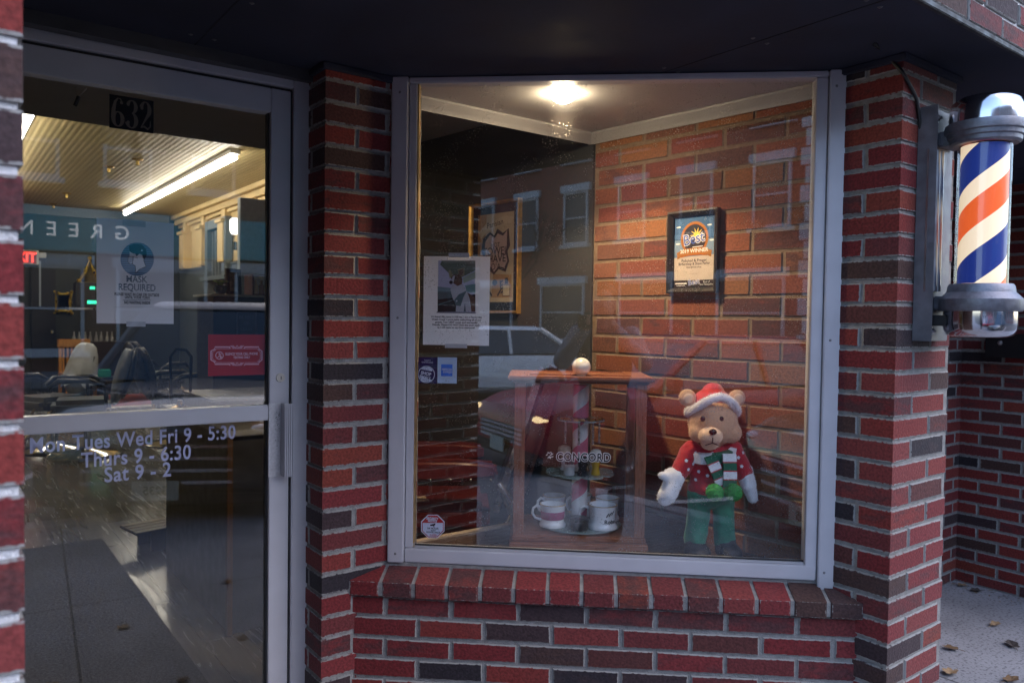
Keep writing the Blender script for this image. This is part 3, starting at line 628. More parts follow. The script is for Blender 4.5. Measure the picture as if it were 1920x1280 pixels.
def towel(m, w, h):
    INK = K(38, 34, 40); PAP = K(172, 160, 142); MATB = K(40, 44, 56); OR = K(156, 126, 94); PK = K(168, 146, 146); CR = K(182, 170, 152)
    m.m(0).flatpoly([(-w, -h), (w, -h), (w, h), (-w, h)], -.008)
    iw, ih = w * .78, h * .84
    m.m(1).flatpoly([(-iw, -ih), (iw, -ih), (iw, ih), (-iw, ih)], -.0086)
    m.m(3).flatpoly([(-iw, -ih), (-iw * .55, -ih), (-iw * .62, ih * .1), (-iw * .5, ih), (-iw, ih)], -.0089)
    m.m(3).flatpoly([(-iw * .2, -ih * .9), (iw * .95, -ih * .9), (iw * .9, -ih * .4), (-iw * .1, -ih * .36)], -.0089)
    sh = [(-.62, .40), (-.30, .56), (-.05, .46), (.12, .60), (.42, .50), (.68, .62), (.72, .2), (.62, .05), (.72, -.2), (.55, -.42), (.2, -.36), (-.05, -.5), (-.3, -.36), (-.66, -.42), (-.60, -.1), (-.70, .12)]
    S = [(x * iw, z * ih * .86 + ih * .08) for x, z in sh]
    m.m(4).flatpoly(S, -.0092); m.m(2).stroke(S, [iw * (.10 + .08 * (i % 3 == 0)) for i in range(len(S))], -.0095, closed=True)
    m.m(5).stroke([(-iw * .9, ih * .52), (-iw * .5, ih * .70), (0, ih * .76), (iw * .5, ih * .84), (iw * .92, ih * .80)], ih * .17, -.0092)
    m.m(2).text('Parisian', -iw * .02, ih * .71, iw * .30, -.0096, rot=.13); m.text('HOT', 0, ih * .24, iw * .24, -.0096); m.text('TOWEL', 0, ih * .07, iw * .40, -.0096, bold=.01); m.text('SHAVE', 0, -ih * .10, iw * .40, -.0096, bold=.01); m.text("D'A", iw * .05, -ih * .27, iw * .34, -.0096)
    for sx in (-1, 1):
        m.stroke([(sx * iw * .16, -ih * .86), (sx * iw * .34, -ih * .72), (sx * iw * .30, -ih * .52)], iw * .07, -.0096)
        for k in range(4): m.stroke([(sx * iw * .33, -ih * (.80 - .08 * k)), (sx * iw * .44, -ih * (.76 - .08 * k))], iw * .06, -.0096)
    m.flatpoly(arc(0, -ih * .56, iw * .14, ih * .07, 0, 360, 16)[:-1], -.0096)
    m.flatpoly([(iw * .55, -ih * .6), (iw * .72, -ih * .6), (iw * .72, -ih * .46), (iw * .55, -ih * .46)], -.0096)
    m.m(5).flatpoly([(iw * .45, -ih * .86), (iw * .82, -ih * .86), (iw * .82, -ih * .62), (iw * .45, -ih * .62)], -.0096)
    m.m(2).stroke([(iw * .45, -ih * .86), (iw * .82, -ih * .86), (iw * .82, -ih * .62), (iw * .45, -ih * .62)], iw * .025, -.0098, closed=True)
    return [MATB, PAP, INK, OR, PK, CR]
framed('framed_print', 'gold framed hot towel shave print on the dark grey wall', 'framed print', FP, a.x, b.x, zbot, ztop, .014, .028, GOLD, towel)
a = FP.py(1258, 470, 0); b = FP.py(1352, 470, 0); ztop = FP.py(1258, 400, 0).z; zbot = FP.py(1258, 551, 0).z
def award(m, w, h):
    SKY = K(62, 98, 140); SK2 = K(116, 142, 170); SAND = K(190, 178, 168); SEA = K(110, 134, 164); INK = K(30, 34, 52); OR = K(160, 108, 58); DK = K(44, 44, 52); WH = K(236, 232, 228); BL = K(70, 96, 168); YE = K(246, 206, 80); DO = K(170, 96, 30)
    m.m(0).flatpoly([(-w, h * .35), (w, h * .35), (w, h), (-w, h)], -.0070)
    m.m(1).flatpoly([(-w, -h * .05), (w, -h * .05), (w, h * .35), (-w, h * .35)], -.0070)
    m.m(3).flatpoly([(-w, -h * .14), (w, -h * .09), (w, -h * .05), (-w, -h * .05)], -.0072)
    m.m(2).flatpoly([(-w, -h * .78), (w, -h * .78), (w, -h * .05), (-w, -h * .14)], -.0070)
    m.m(6).flatpoly([(-w, -h), (w, -h), (w, -h * .78), (-w, -h * .78)], -.0070)
    for cx, cz in ((-.8, .72), (.72, .72), (.85, .3), (-.82, .25)): m.m(7).flatpoly(arc(cx * w, cz * h, w * .12, h * .02, 0, 360, 12)[:-1], -.0073)
    m.m(5).flatpoly(arc(0, h * .38, w * .68, h * .47, 0, 360, 36)[:-1], -.0074); m.m(10).flatpoly(arc(0, h * .38, w * .61, h * .42, 0, 360, 36)[:-1], -.0076); m.m(6).flatpoly(arc(0, h * .38, w * .57, h * .39, 0, 360, 36)[:-1], -.0078)
    for k in range(7):
        an = rad(200 - 34 * k - 20); cx, cz = w * .12, h * .46
        m.m(9).flatpoly([(cx + w * .05 * math.sin(an), cz - w * .05 * math.cos(an)), (cx - w * .05 * math.sin(an), cz + w * .05 * math.cos(an)), (cx + w * .36 * math.cos(an), cz + w * .36 * math.sin(an))], -.0080)
    m.m(9).flatpoly(arc(w * .12, h * .46, w * .1, w * .1, 0, 360, 16)[:-1], -.0081)
    m.m(7).text('Best', 0, h * .24, w * .62, -.0083, bold=.05, rot=.16, sx=.95); m.m(8).text('Best', 0, h * .24, w * .62, -.0085, bold=.012, rot=.16, sx=.95)
    m.m(7).stroke([(-w * .08, h * .135), (w * .42, h * .15)], h * .022, -.0083)
    m.m(5).flatpoly([(-w * .82, -h * .19), (-w * .6, -h * .11), (-w * .62, h * .06), (-w * .86, -h * .0)], -.0082); m.flatpoly([(w * .82, -h * .16), (w * .6, -h * .08), (w * .62, h * .07), (w * .86, h * .02)], -.0082)
    m.m(10).stroke([(-w * .66, -h * .12), (-w * .3, -h * .08), (0, -h * .07), (w * .3, -h * .07), (w * .66, -h * .09)], h * .04, -.0083)
    m.m(5).stroke([(-w * .66, -h * .02), (-w * .3, h * .02), (0, h * .035), (w * .3, h * .035), (w * .66, h * .01)], h * .17, -.0084)
    m.m(7).text('2019 WINNER', 0, -h * .01, w * .22, -.0087, bold=.015, rot=.03)
    m.m(4).text('Polished & Proper', 0, -h * .27, w * .17, -.0073, bold=.012); m.text('Barbershop & Shave Parlor', 0, -h * .36, w * .165, -.0073, bold=.012, sx=.86); m.text('Best Barbershop', 0, -h * .44, w * .11, -.0073)
    m.stroke([(-w * .2, -h * .60), (w * .2, -h * .60)], h * .004, -.0073)
    m.m(7).stroke([(-w * .92, -h * .87), (-w * .34, -h * .87)], h * .035, -.0073); m.stroke([(-w * .86, -h * .93), (-w * .42, -h * .93)], h * .014, -.0073); m.text('Best', w * .02, -h * .90, w * .32, -.0075, bold=.045, rot=.14); m.m(8).text('Best', w * .02, -h * .90, w * .32, -.0077, bold=.01, rot=.14)
    m.m(7).text('Bank of\nNew Hampshire', w * .62, -h * .86, w * .10, -.0073)
    return [SKY, SK2, SAND, SEA, INK, OR, DK, WH, BL, YE, DO]
framed('award_plaque', 'black framed Best winner award hanging on the inner brick wall', 'award', FP, a.x, b.x, zbot, ztop, .020, .027, P('black_frame', (.018, .017, .018), .4, noise=.2), award)

# ------------------------------------------------------------------ wooden display cabinet
WOODC = P('cherry_wood', (.30, .12, .065), .34, noise=.3, nscale=26, aniso=(7, 7, .7), coat=.15)
WOODH = P('cherry_wood_rail', (.30, .12, .065), .34, noise=.3, nscale=26, aniso=(.7, 7, 7), coat=.15)
c0 = at_z(961, 1029, DZ); c1 = at_z(1208, 1035, DZ); FC = Frame(c0.x, c0.y, DZ, -1.5); CW = (c1 - c0).length; CH = .600; CD = .285
cab = thing('display_cabinet', 'small cherry wood display cabinet with glass sides and painted shop lettering', 'cabinet', FC)
m = MB(); m.box(-.012, CW + .012, -.012, CD + .012, .001, .028); m.box(-.004, CW + .004, -.004, CD + .004, .0285, .05); m.build('base', WOODH, cab, bevel=.005)
for x in (0, CW - .036):
    for y in (0, CD - .034):
        m = MB(); m.box(x, x + .036, y, y + .034, .0505, CH - .025)
        for q in (.010, .018, .026): m.box(x + q - .0025, x + q + .0025, y - .0022 if y == 0 else y, y + .002, .07, CH - .05)
        m.build('post', WOODC, cab, bevel=.002)
m = MB(); m.box(-.024, CW + .024, -.024, CD + .024, CH - .015, CH); m.box(-.010, CW + .010, -.010, CD + .010, CH - .0245, CH - .0155); m.build('top', WOODH, cab, bevel=.005)
m = MB()
for q in ((.05, CW - .05, .045, .055), (.05, CW - .05, CD - .055, CD - .045)): m.box(*q, CH - .001, CH + .004)
for q in ((.05, .06, .056, CD - .056), (CW - .06, CW - .05, .056, CD - .056)): m.box(*q, CH - .001, CH + .004)
m.build('top_panel', WOODH, cab, bevel=.001)
m = MB(); m.box(.0365, CW - .0365, .012, .015, .051, CH - .026); m.build('glass_pane', GLASS_C, cab)
for x in (.012, CW - .015):
    m = MB(); m.box(x, x + .003, .035, CD - .035, .051, CH - .026); m.build('glass_pane', GLASS_C, cab)
a = FC.py(1043, 856, .011); b = FC.py(1145, 856, .011); zc = (FC.py(1093, 864, .011)).z; w_ = b.x - a.x
m = MB(); tw = max(v[0] for v in text_geo('CONCORD', 'LEFT', .05, 1.12, 1.0)[0]); s_ = .040; m.m(0).text('CONCORD', a.x, zc, s_, .0112, 'LEFT', .075, sx=w_ / (tw * s_), sp=1.12); m.m(1).text('CONCORD', a.x, zc, s_, .0108, 'LEFT', .012, sx=w_ / (tw * s_), sp=1.12)
for i in range(14):     # thin serifs
    xx = a.x + w_ * (.02 + i * .0735); 
    if i in (5, 10, 12): m.m(1).flatpoly([(xx - .005, zc - .001), (xx + .005, zc - .001), (xx + .005, zc + .0008), (xx - .005, zc + .0008)], .0107)
o_ = FC.py(1031, 853, .011)
for k in range(7):
    an = k * .9; m.m(0).stroke([(o_.x + .008 * math.cos(an) * (k % 2), o_.z + .008 * math.sin(an)), (o_.x + .013 * math.cos(an + .5), o_.z + .012 * math.sin(an + .5))], .003, .0108)
m.build('lettering', [K(238, 232, 232), K(24, 18, 22)], cab)
g = FC.py(1090, 697, .045); m = MB(); m.ball((g.x, .045, CH + .031), .0325, 32, 20); m.lathe([(.016, CH + .0005), (.016, CH + .006), (.012, CH + .008)], (g.x, .045, 0), 20)
m.build('globe_finial', P('pearl_glass', (.80, .76, .68), .18, noise=.04, coat=.5), cab, smooth=60)
# rotating stand: candy striped pole and three glass shelves
st = FC.py(1087, 900, .150); FS = FC.sub(st.x, .150, 0, 0)
def helix_mat(name, cols, pitch, emit=0, r=.1, hand=1):
    m, nt, o = newmat(name); tc = N(nt, 'ShaderNodeTexCoord'); sp = N(nt, 'ShaderNodeSeparateXYZ'); L(nt, tc.outputs['Object'], sp.inputs[0])
    at = N(nt, 'ShaderNodeMath', operation='ARCTAN2'); L(nt, sp.outputs['Y'], at.inputs[0]); L(nt, sp.outputs['X'], at.inputs[1])
    a1 = N(nt, 'ShaderNodeMath', operation='MULTIPLY'); a1.inputs[1].default_value = hand / (2 * PI); L(nt, at.outputs[0], a1.inputs[0])
    z1 = N(nt, 'ShaderNodeMath', operation='MULTIPLY_ADD'); z1.inputs[1].default_value = 1 / pitch; L(nt, sp.outputs['Z'], z1.inputs[0]); L(nt, a1.outputs[0], z1.inputs[2])
    fr_ = N(nt, 'ShaderNodeMath', operation='FRACT'); L(nt, z1.outputs[0], fr_.inputs[0])
    cr = N(nt, 'ShaderNodeValToRGB'); cr.color_ramp.interpolation = 'CONSTANT'; el = cr.color_ramp.elements
    while len(el) < len(cols): el.new(.5)
    for e, (p, c) in zip(el, cols): e.position = p; e.color = (*c, 1)
    L(nt, fr_.outputs[0], cr.inputs[0])
    b = N(nt, 'ShaderNodeBsdfPrincipled'); b.inputs['Roughness'].default_value = .35; L(nt, cr.outputs[0], b.inputs['Base Color'])
    if emit: L(nt, cr.outputs[0], b.inputs['Emission Color']); b.inputs['Emission Strength'].default_value = emit
    L(nt, b.outputs[0], o.inputs[0]); return m
stand = thing('display_stand', 'red and white striped pole with glass shelves inside the cabinet', 'stand', FS)
m = MB(); m.cyl((0, 0, .058), (0, 0, CH - .04), .0285, n=40); m.build('striped_pole', helix_mat('candy_stripe', [(0, (.86, .86, .85)), (.5, (.72, .20, .28))], .128, hand=-1), stand, smooth=40)
FROST = P('shelf_glass', (.42, .50, .50), .12, noise=.1, spec=.8)
def shelf_glass():
    m, nt, o = newmat('shelf_glass_clear'); tr = N(nt, 'ShaderNodeBsdfTransparent'); tr.inputs[0].default_value = (.82, .92, .90, 1); pb = N(nt, 'ShaderNodeBsdfPrincipled'); pb.inputs['Base Color'].default_value = (.55, .68, .68, 1); pb.inputs['Roughness'].default_value = .08
    mx = N(nt, 'ShaderNodeMixShader'); mx.inputs[0].default_value = .42; L(nt, tr.outputs[0], mx.inputs[1]); L(nt, pb.outputs[0], mx.inputs[2]); L(nt, mx.outputs[0], o.inputs[0]); return m
SHG = shelf_glass()
def disc(z, r, lobes=0, amp=0.0):
    m = MB(); pts = []
    n = 72
    for i in range(n):
        a_ = 2 * PI * i / n; q = r * (1 - amp * max(0, math.cos(lobes * a_)) ** 6) if lobes else r; pts.append((q * math.cos(a_), q * math.sin(a_)))
    m.plan(pts, z, z + .005); return m.build('glass_shelf', SHG, stand)
SH0, SH1, SH2 = .056, .240, .432
disc(SH0, .150); disc(SH1, .125, 8, .22); disc(SH2, .088, 8, .35)
P('chrome', (.75, .75, .76), .12, 1.0, noise=.1)
for z in (SH0 + .005, SH1 + .005, SH2 + .005): MB().lathe([(.0287, z), (.035, z), (.035, z + .006), (.0287, z + .008)], n=32).build('collar', MATS['chrome'], stand, smooth=35)
CHROME = MATS['chrome']
CER = P('white_ceramic', (.88, .89, .90), .14, noise=.04, coat=.4)
BANDP = P('rose_band', (.40, .09, .19), .2); BANDB = P('blue_band', (.10, .16, .48), .2); GILT = P('gilt_rim', (.55, .38, .15), .3, .6)
def mug(x, y, rot, h, r, label, band=None, text=None, fr=FS, z=SH0 + .0055):
    f = fr.sub(x, y, z, rot); t = thing('shaving_mug', label, 'mug', f, 'old shaving mugs on the lowest glass shelf')
    m = MB(); m.lathe([(0, .004), (r * .86, .004), (r * 1.02, .0), (r * 1.04, .006), (r * .98, .012), (r * .90, .018), (r * .88, .03), (r * .90, h * .6), (r * .97, h * .93), (r, h), (r * .93, h), (r * .86, h * .8), (r * .82, .02), (0, .016)], n=40); m.build('cup', CER, t, smooth=50)
    m = MB(); m.lathe([(r * .995, h - .0016), (r * 1.006, h - .0004), (r * .99, h + .0008), (r * .94, h + .0008)], n=40); m.build('gilt_rim', GILT, t, smooth=60)
    m = MB(); m.tube([(-r * .88, 0, h * .82), (-r * 1.25, 0, h * .90), (-r * 1.52, 0, h * .78), (-r * 1.58, 0, h * .55), (-r * 1.36, 0, h * .34), (-r * 1.05, 0, h * .28), (-r * .86, 0, h * .26)], [.006, .0052, .0048, .0048, .0048, .005, .006], 10); m.build('handle', CER, t, smooth=70)
    if band: m = MB(); m.lathe([(r * .905, h * .34), (r * .912, h * .345), (r * .942, h * .70), (r * .935, h * .705)], n=40); m.build('painted_band', band, t, smooth=60)
    if text:
        m = MB(); vs, fs = text_geo(text, 'CENTER', .015, 1.0, 1.0)
        k = len(m.v); rr = r * .925 + .0012
        for (a_, b_) in vs: th = -PI / 2 + .50 + a_ * .021 / rr; m.v.append(Vector((rr * math.cos(th), rr * math.sin(th), h * .28 + b_ * .021)))
        for q in fs: m._f([k + i for i in q])
        for i in range(9):
            th = -PI / 2 + .50 + (-.014 + .0035 * i) / rr; zz = h * (.55 + .04 * (i % 3)) + .01 * (i / 9)
            p = [(rr * math.cos(th + d), rr * math.sin(th + d), zz + e) for d, e in ((-.05, 0), (.05, .002), (.04, .007), (-.04, .006))]; m.quad(*p)
        m.build('lettering', K(30, 30, 34), t)
mug(-.098, -.058, 0, .078, .046, 'white mug with a wide rose band, front left on the glass shelf', BANDP)
mug(.078, -.068, 0, .082, .052, 'white mug with a printed name and gilt rim, front right on the shelf', None, 'Robe')
mug(-.090, .068, 20, .080, .042, 'white mug with a blue band behind the rose banded mug', BANDB)
mug(.106, .050, 50, .080, .044, 'plain white mug half hidden behind the named mug')
mug(.012, .100, 30, .080, .040, 'white gilt rimmed mug directly behind the striped pole')
# small tin
f = FS.sub(-.006, -.098, SH0 + .0055); t = thing('shaving_tin', 'small dark round tin between the two front mugs', 'tin', f)
m = MB(); m.lathe([(0, 0), (.031, 0), (.032, .002), (.032, .034), (0, .034)], n=36); m.build('tin_body', P('pewter', (.05, .05, .055), .4, .6, noise=.3), t, smooth=40)
m = MB(); m.lathe([(.0345, .028), (.0345, .040), (.030, .042), (0, .0415)], n=36); m.build('lid', P('pewter_lid', (.10, .10, .10), .3, .7, noise=.2), t, smooth=40)
def brush(x, y, label, hm, bm_, hh=.034, hr=.013, bh=.045, br=.021):
    t = thing('shaving_brush', label, 'brush', FS.sub(x, y, SH1 + .0055), 'shaving brushes on the middle glass shelf')
    m = MB(); m.lathe([(0, 0), (hr * 1.05, 0), (hr * 1.1, .002), (hr * .95, hh * .3), (hr * .8, hh * .5), (hr * 1.0, hh * .75), (hr, hh), (0, hh)], n=28); m.build('handle', hm, t, smooth=40)
    m = MB(); m.lathe([(hr * .8, hh), (br * .8, hh + bh * .35), (br, hh + bh * .62), (br * .85, hh + bh * .9), (br * .4, hh + bh), (0, hh + bh)], n=28); m.build('bristles', bm_, t, smooth=60)
BRI = P('badger_hair', (.46, .40, .30), .9, noise=.3, nscale=90, bump=.6, bscale=300); BRIW = P('pale_hair', (.60, .56, .50), .9, noise=.3, nscale=90, bump=.6, bscale=300)
brush(.052, -.055, 'shaving brush with bright yellow handle and pale bristles', P('yellow_resin', (.62, .38, .02), .25), BRIW, hh=.046, hr=.0145)
brush(-.056, .02, 'shaving brush with fat cream bristles and pale handle at the left', P('pale_resin', (.55, .55, .58), .25), BRI, hh=.040, br=.026, bh=.05)
brush(.005, -.075, 'shaving brush with black handle standing before the striped pole', P('black_resin', (.012, .012, .015), .25), P('black_hair', (.02, .02, .02), .8), hh=.05, hr=.018, bh=.018, br=.016)
t = thing('glass_jar', 'small clear jar with a pale label beside the brushes', 'jar', FS.sub(-.042, -.062, SH1 + .0055))
m = MB(); m.lathe([(0, 0), (.020, 0), (.020, .034), (.015, .038)], n=28); m.build('jar_body', P('milky_glass', (.55, .56, .58), .15, noise=.1), t, smooth=40)
m = MB(); m.lathe([(.0165, .038), (.0165, .048), (0, .049)], n=28); m.build('lid', P('jar_lid', (.25, .26, .28), .3, .8), t, smooth=40)
for k, (an, lab) in enumerate(((215, 'safety razor hanging at the left of the upper glass shelf'), (262, 'safety razor hanging nearest the pole on the upper glass shelf'), (305, 'safety razor hanging at the right front of the upper shelf'), (340, 'safety razor hanging at the far right of the upper shelf'))):
    rx, ry = .070 * math.cos(rad(an)), .070 * math.sin(rad(an)); t = thing('safety_razor', lab, 'razor', FS.sub(rx, ry, SH2 + .0055, an), 'safety razors hanging on the upper glass shelf')
    m = MB(); m.lathe([(.0028, 0), (.004, -.004), (.0036, -.02), (.0045, -.05), (.0042, -.078), (.0055, -.085), (0, -.087)], n=14); m.build('handle', P('old_nickel', (.45, .42, .38), .3, .9, noise=.3, nscale=60), t, smooth=50)
    m = MB(); m.box(-.011, .011, -.020, .020, .0005, .0045); m.box(-.009, .009, -.019, .019, .0046, .007); m.build('head', P('old_brass', (.55, .38, .16), .3, .9, noise=.3, nscale=60), t, bevel=.0012)
# ------------------------------------------------------------------ notices and stickers behind the glass
def paper_mat():
    m, nt, o = newmat('paper'); d = N(nt, 'ShaderNodeBsdfDiffuse'); d.inputs[0].default_value = (.92, .91, .93, 1); t_ = N(nt, 'ShaderNodeBsdfTranslucent'); t_.inputs[0].default_value = (.90, .88, .86, 1)
    tc = N(nt, 'ShaderNodeTexCoord'); n_ = N(nt, 'ShaderNodeTexNoise'); n_.inputs['Scale'].default_value = 25; L(nt, tc.outputs['Object'], n_.inputs['Vector']); bp = N(nt, 'ShaderNodeBump'); bp.inputs['Strength'].default_value = .08; bp.inputs['Distance'].default_value = .004; L(nt, n_.outputs['Fac'], bp.inputs['Height']); L(nt, bp.outputs[0], d.inputs['Normal'])
    mx = N(nt, 'ShaderNodeMixShader'); mx.inputs[0].default_value = .07; L(nt, d.outputs[0], mx.inputs[1]); L(nt, t_.outputs[0], mx.inputs[2]); L(nt, mx.outputs[0], o.inputs[0]); return m
PAPER = paper_mat(); TAPE = P('clear_tape', (.52, .52, .55), .3, noise=.08); INKK = K(34, 34, 42)
class Art:
    """flat print traced on its own plane: pixel outlines are carried on to that plane"""
    def __init__(s, fr, ly, crop=None): s.fr = fr; s.ly = ly; s.crop = crop; s.m = MB(); s.mats = []; s.k = 0
    def q(s, p):
        if s.crop: p = (s.crop[0] + p[0] / s.crop[2], s.crop[1] + p[1] / s.crop[2])
        a = s.fr.py(p[0], p[1], s.ly); return (a.x, a.z)
    def mat(s, mt):
        if mt not in s.mats: s.mats.append(mt)
        s.m.m(s.mats.index(mt)); return s
    def y(s, lay): return s.ly - .00035 * lay
    def poly(s, mt, pts, lay=1): s.mat(mt); s.m.flatpoly([s.q(p) for p in pts], s.y(lay)); return s
    def rect(s, mt, x0, y0, x1, y1, lay=1): a = s.q((x0, y1)); b = s.q((x1, y0)); s.mat(mt); s.m.flatpoly([a, (b[0], a[1]), b, (a[0], b[1])], s.y(lay)); return s
    def circ(s, mt, x, y, r, lay=1, n=32, ry=None):
        return s.poly(mt, [(x + r * math.cos(2 * PI * i / n), y - (ry or r) * math.sin(2 * PI * i / n)) for i in range(n)], lay)
    def line(s, mt, pts, wpx, lay=1, closed=False):
        g = [s.q(p) for p in pts]; a = s.q((pts[0][0] + wpx, pts[0][1])); s.mat(mt); s.m.stroke(g, abs(a[0] - g[0][0]), s.y(lay), closed); return s
    def text(s, mt, txt, x0, x1, yb, h, lay=2, bold=.0, rot=0.0):
        """txt spans x0..x1 with its baseline at yb, capital height h (pixels)"""
        a = s.q((x0, yb)); b = s.q((x1, yb)); t = s.q((x0, yb - h)); vs, _ = text_geo(txt, 'LEFT', bold, 1.0, 1.0); mn = min(v[0] for v in vs); mxx = max(v[0] for v in vs); sz = (t[1] - a[1]) / .70
        s.mat(mt); sxx = (b[0] - a[0]) / ((mxx - mn) * sz); zc = s.q(((x0 + x1) / 2, yb))[1]; s.m.text(txt, a[0] - mn * sz * sxx, zc, sz, s.y(lay), 'LEFT', bold, sx=sxx, rot=rot); return s
    def build(s, name, parent=None): return s.m.build(name, s.mats, parent, M=None)
def art_thing(name, label, cat, fr, art):
    o = art.m.build(name, art.mats, None, M=fr.M.copy()); return tag(o, label, cat)
# mask notice in its sleeve
YD = .0125
pos = thing('mask_notice', 'pale mask required notice in a plastic sleeve taped inside the door glass', 'notice', FD)
A = Art(FD, YD); A.rect(PAPER, 181, 419, 326, 606, 0); 
A.crop = (30, 400, 5.819); TE = K(62, 92, 112); TEL = K(126, 150, 182); MASKC = K(196, 200, 216)
A.circ(TEL, 1322, 500, 182, 1)
for i in range(15): 
    yy = 335 + 24 * i; hw = math.sqrt(max(0, 182 ** 2 - (yy - 500) ** 2)); A.line(TE, [(1322 - hw, yy), (1322 + hw, yy)], 8, 2)
A.poly(PAPER, [(1240, 408), (1238, 470), (1226, 482), (1245, 556), (1268, 546), (1302, 575), (1306, 625), (1300, 655), (1345, 612), (1416, 578), (1392, 510), (1392, 440), (1320, 420)], 3)
A.poly(K(40, 62, 78), [(1236, 412), (1234, 352), (1290, 336), (1372, 342), (1418, 392), (1426, 455), (1398, 508), (1384, 486), (1376, 452), (1345, 440), (1316, 470), (1296, 436), (1272, 436)], 4)
A.poly(PAPER, [(1360, 415), (1372, 388), (1386, 412)], 5)
A.poly(MASKC, [(1224, 476), (1290, 480), (1272, 545), (1246, 557), (1222, 530)], 5)
A.line(INKK, [(1224, 476), (1274, 472), (1272, 545), (1246, 557), (1220, 528)], 7, 6, True)
for yy in (495, 514, 531): A.line(INKK, [(1232, yy), (1262, yy - 3)], 4, 6)
A.line(INKK, [(1274, 474), (1330, 490)], 5, 6); A.line(INKK, [(1262, 548), (1300, 572), (1306, 622), (1300, 655), (1345, 612), (1416, 580), (1390, 508)], 7, 6); A.line(INKK, [(1245, 420), (1290, 440)], 6, 6)
A.text(TE, 'MASK', 1205, 1432, 752, 70, 2, .012); A.text(TE, 'REQUIRED', 1120, 1522, 842, 72, 2, .012)
for yy in (700, 722, 744, 792, 814, 836): A.line(PAPER, [(1110, yy), (1530, yy)], 5, 3)
A.text(INKK, 'PLEASE WAIT IN CAR OR OUTSIDE', 1075, 1562, 900, 30, 2, .025); A.text(INKK, 'UNTIL YOUR TURN', 1188, 1456, 930, 26, 2, .025); A.line(INKK, [(1165, 946), (1472, 946)], 4, 2); A.text(INKK, 'NO WAITING INSIDE', 1180, 1464, 988, 30, 2, .03)
A.line(K(150, 150, 160), [(1060, 1022), (1580, 1022)], 2, 2)
A.build('sheet', pos)
A = Art(FD, YD + .0008); A.poly(SLEEVE, [(176, 425), (172, 430), (171, 588), (175, 600), (182, 603), (182, 423)], 0); A.m.build('sleeve_edge', A.mats, pos)
for q in ((230, 414, 273, 423), (237, 603, 273, 612)): A = Art(FD, YD - .003); A.rect(TAPE, *q, 0); A.m.build('tape', A.mats, pos)
for y_ in (440, 511, 579): A = Art(FD, YD - .0012); A.circ(INKK, 176.5, y_, 2.2, 0, 12); A.m.build('punched_hole', A.mats, pos)
# red sticker
RED = K(162, 10, 14, .4); PINK = K(226, 178, 190)
A = Art(FD, .0095); A.rect(RED, 390, 627, 497, 705, 0); A.crop = (270, 600, 7.11)
for off, wd in ((0, 15), (22, 6)):
    A.line(PINK, [(945 + off * .6, 357 + off), (1530 - off * .6, 357 + off), (1530 - off * .6, 385 + off * .5), (1572 - off, 412 + off * .5), (1572 - off, 530 - off * .5), (1530 - off * .6, 560 - off * .5), (1530 - off * .6, 588 - off), (945 + off * .6, 588 - off), (945 + off * .6, 560 - off * .5), (893 + off, 530 - off * .5), (893 + off, 412 + off * .5), (945 + off * .6, 385 + off * .5)], wd, 1, True)
for yy in (358, 586):
    A.rect(RED, 1150, yy - 22, 1340, yy + 22, 2); A.line(PINK, [(1240, yy - 22), (1256, yy), (1240, yy + 22), (1224, yy)], 9, 3, True)
    for s_ in (-1, 1):
        for q in (40, 66): A.line(PINK, [(1240 + s_ * (q - 22), yy + 20), (1240 + s_ * (q + 20), yy - 20)], 11, 3)
        A.line(PINK, [(1240 + s_ * 92, yy + 20), (1240 + s_ * 104, yy)], 11, 3)
A.line(PINK, [(1006 + 50 * math.cos(2 * PI * i / 24), 471 + 50 * math.sin(2 * PI * i / 24)) for i in range(24)], 10, 1, True)
A.poly(PINK, [(990, 440), (1012, 436), (1040, 500), (1018, 512)], 1); A.line(RED, [(1040, 436), (972, 506)], 22, 2); A.line(PINK, [(1040, 436), (972, 506)], 9, 3)
A.text(PINK, 'SILENCE YOUR CELL PHONE', 1082, 1516, 464, 32, 2, .035); A.text(PINK, 'TEXTING ONLY', 1190, 1414, 510, 30, 2, .035)
art_thing('phone_sticker', 'red silence your cell phone sticker inside the door glass beside the lock', 'sticker', FD, A)
# dog notice in the window
YW = .0195
pos = thing('dog_notice', 'white paper notice with a corgi photo taped inside the display window', 'notice', FW)
A = Art(FW, YW); A.rect(PAPER, 793, 481, 919, 646, 0); A.crop = (780, 470, 4.92)
G1 = K(104, 112, 98); G2 = K(190, 188, 210); G3 = K(86, 104, 108); G4 = K(34, 36, 40); DW_ = K(186, 184, 190); DB = K(98, 72, 60); DT = K(150, 140, 110)
A.rect(K(120, 120, 130), 190, 566, 552, 574, 1); A.rect(G2, 200, 92, 548, 562, 1); A.poly(G1, [(222, 128), (240, 92), (548, 92), (548, 182), (425, 245), (300, 205)], 2); A.poly(K(130, 136, 124), [(240, 92), (548, 92), (548, 120), (260, 118)], 3); A.poly(K(160, 168, 150), [(430, 250), (548, 190), (548, 255), (440, 300)], 2)
A.poly(K(120, 140, 146), [(200, 330), (330, 345), (330, 380), (200, 372)], 2); A.poly(K(120, 150, 150), [(450, 320), (548, 305), (548, 390), (470, 380)], 2); A.poly(G3, [(200, 372), (340, 378), (380, 440), (200, 455)], 2); A.poly(G4, [(200, 450), (380, 430), (548, 400), (548, 562), (200, 562)], 3); A.line(G3, [(200, 500), (340, 455)], 8, 4)
A.poly(DB, [(470, 380), (545, 430), (545, 560), (495, 560), (480, 470)], 4)
A.poly(DW_, [(335, 318), (430, 308), (470, 372), (498, 450), (512, 562), (366, 562), (372, 500), (340, 440), (318, 360)], 5)
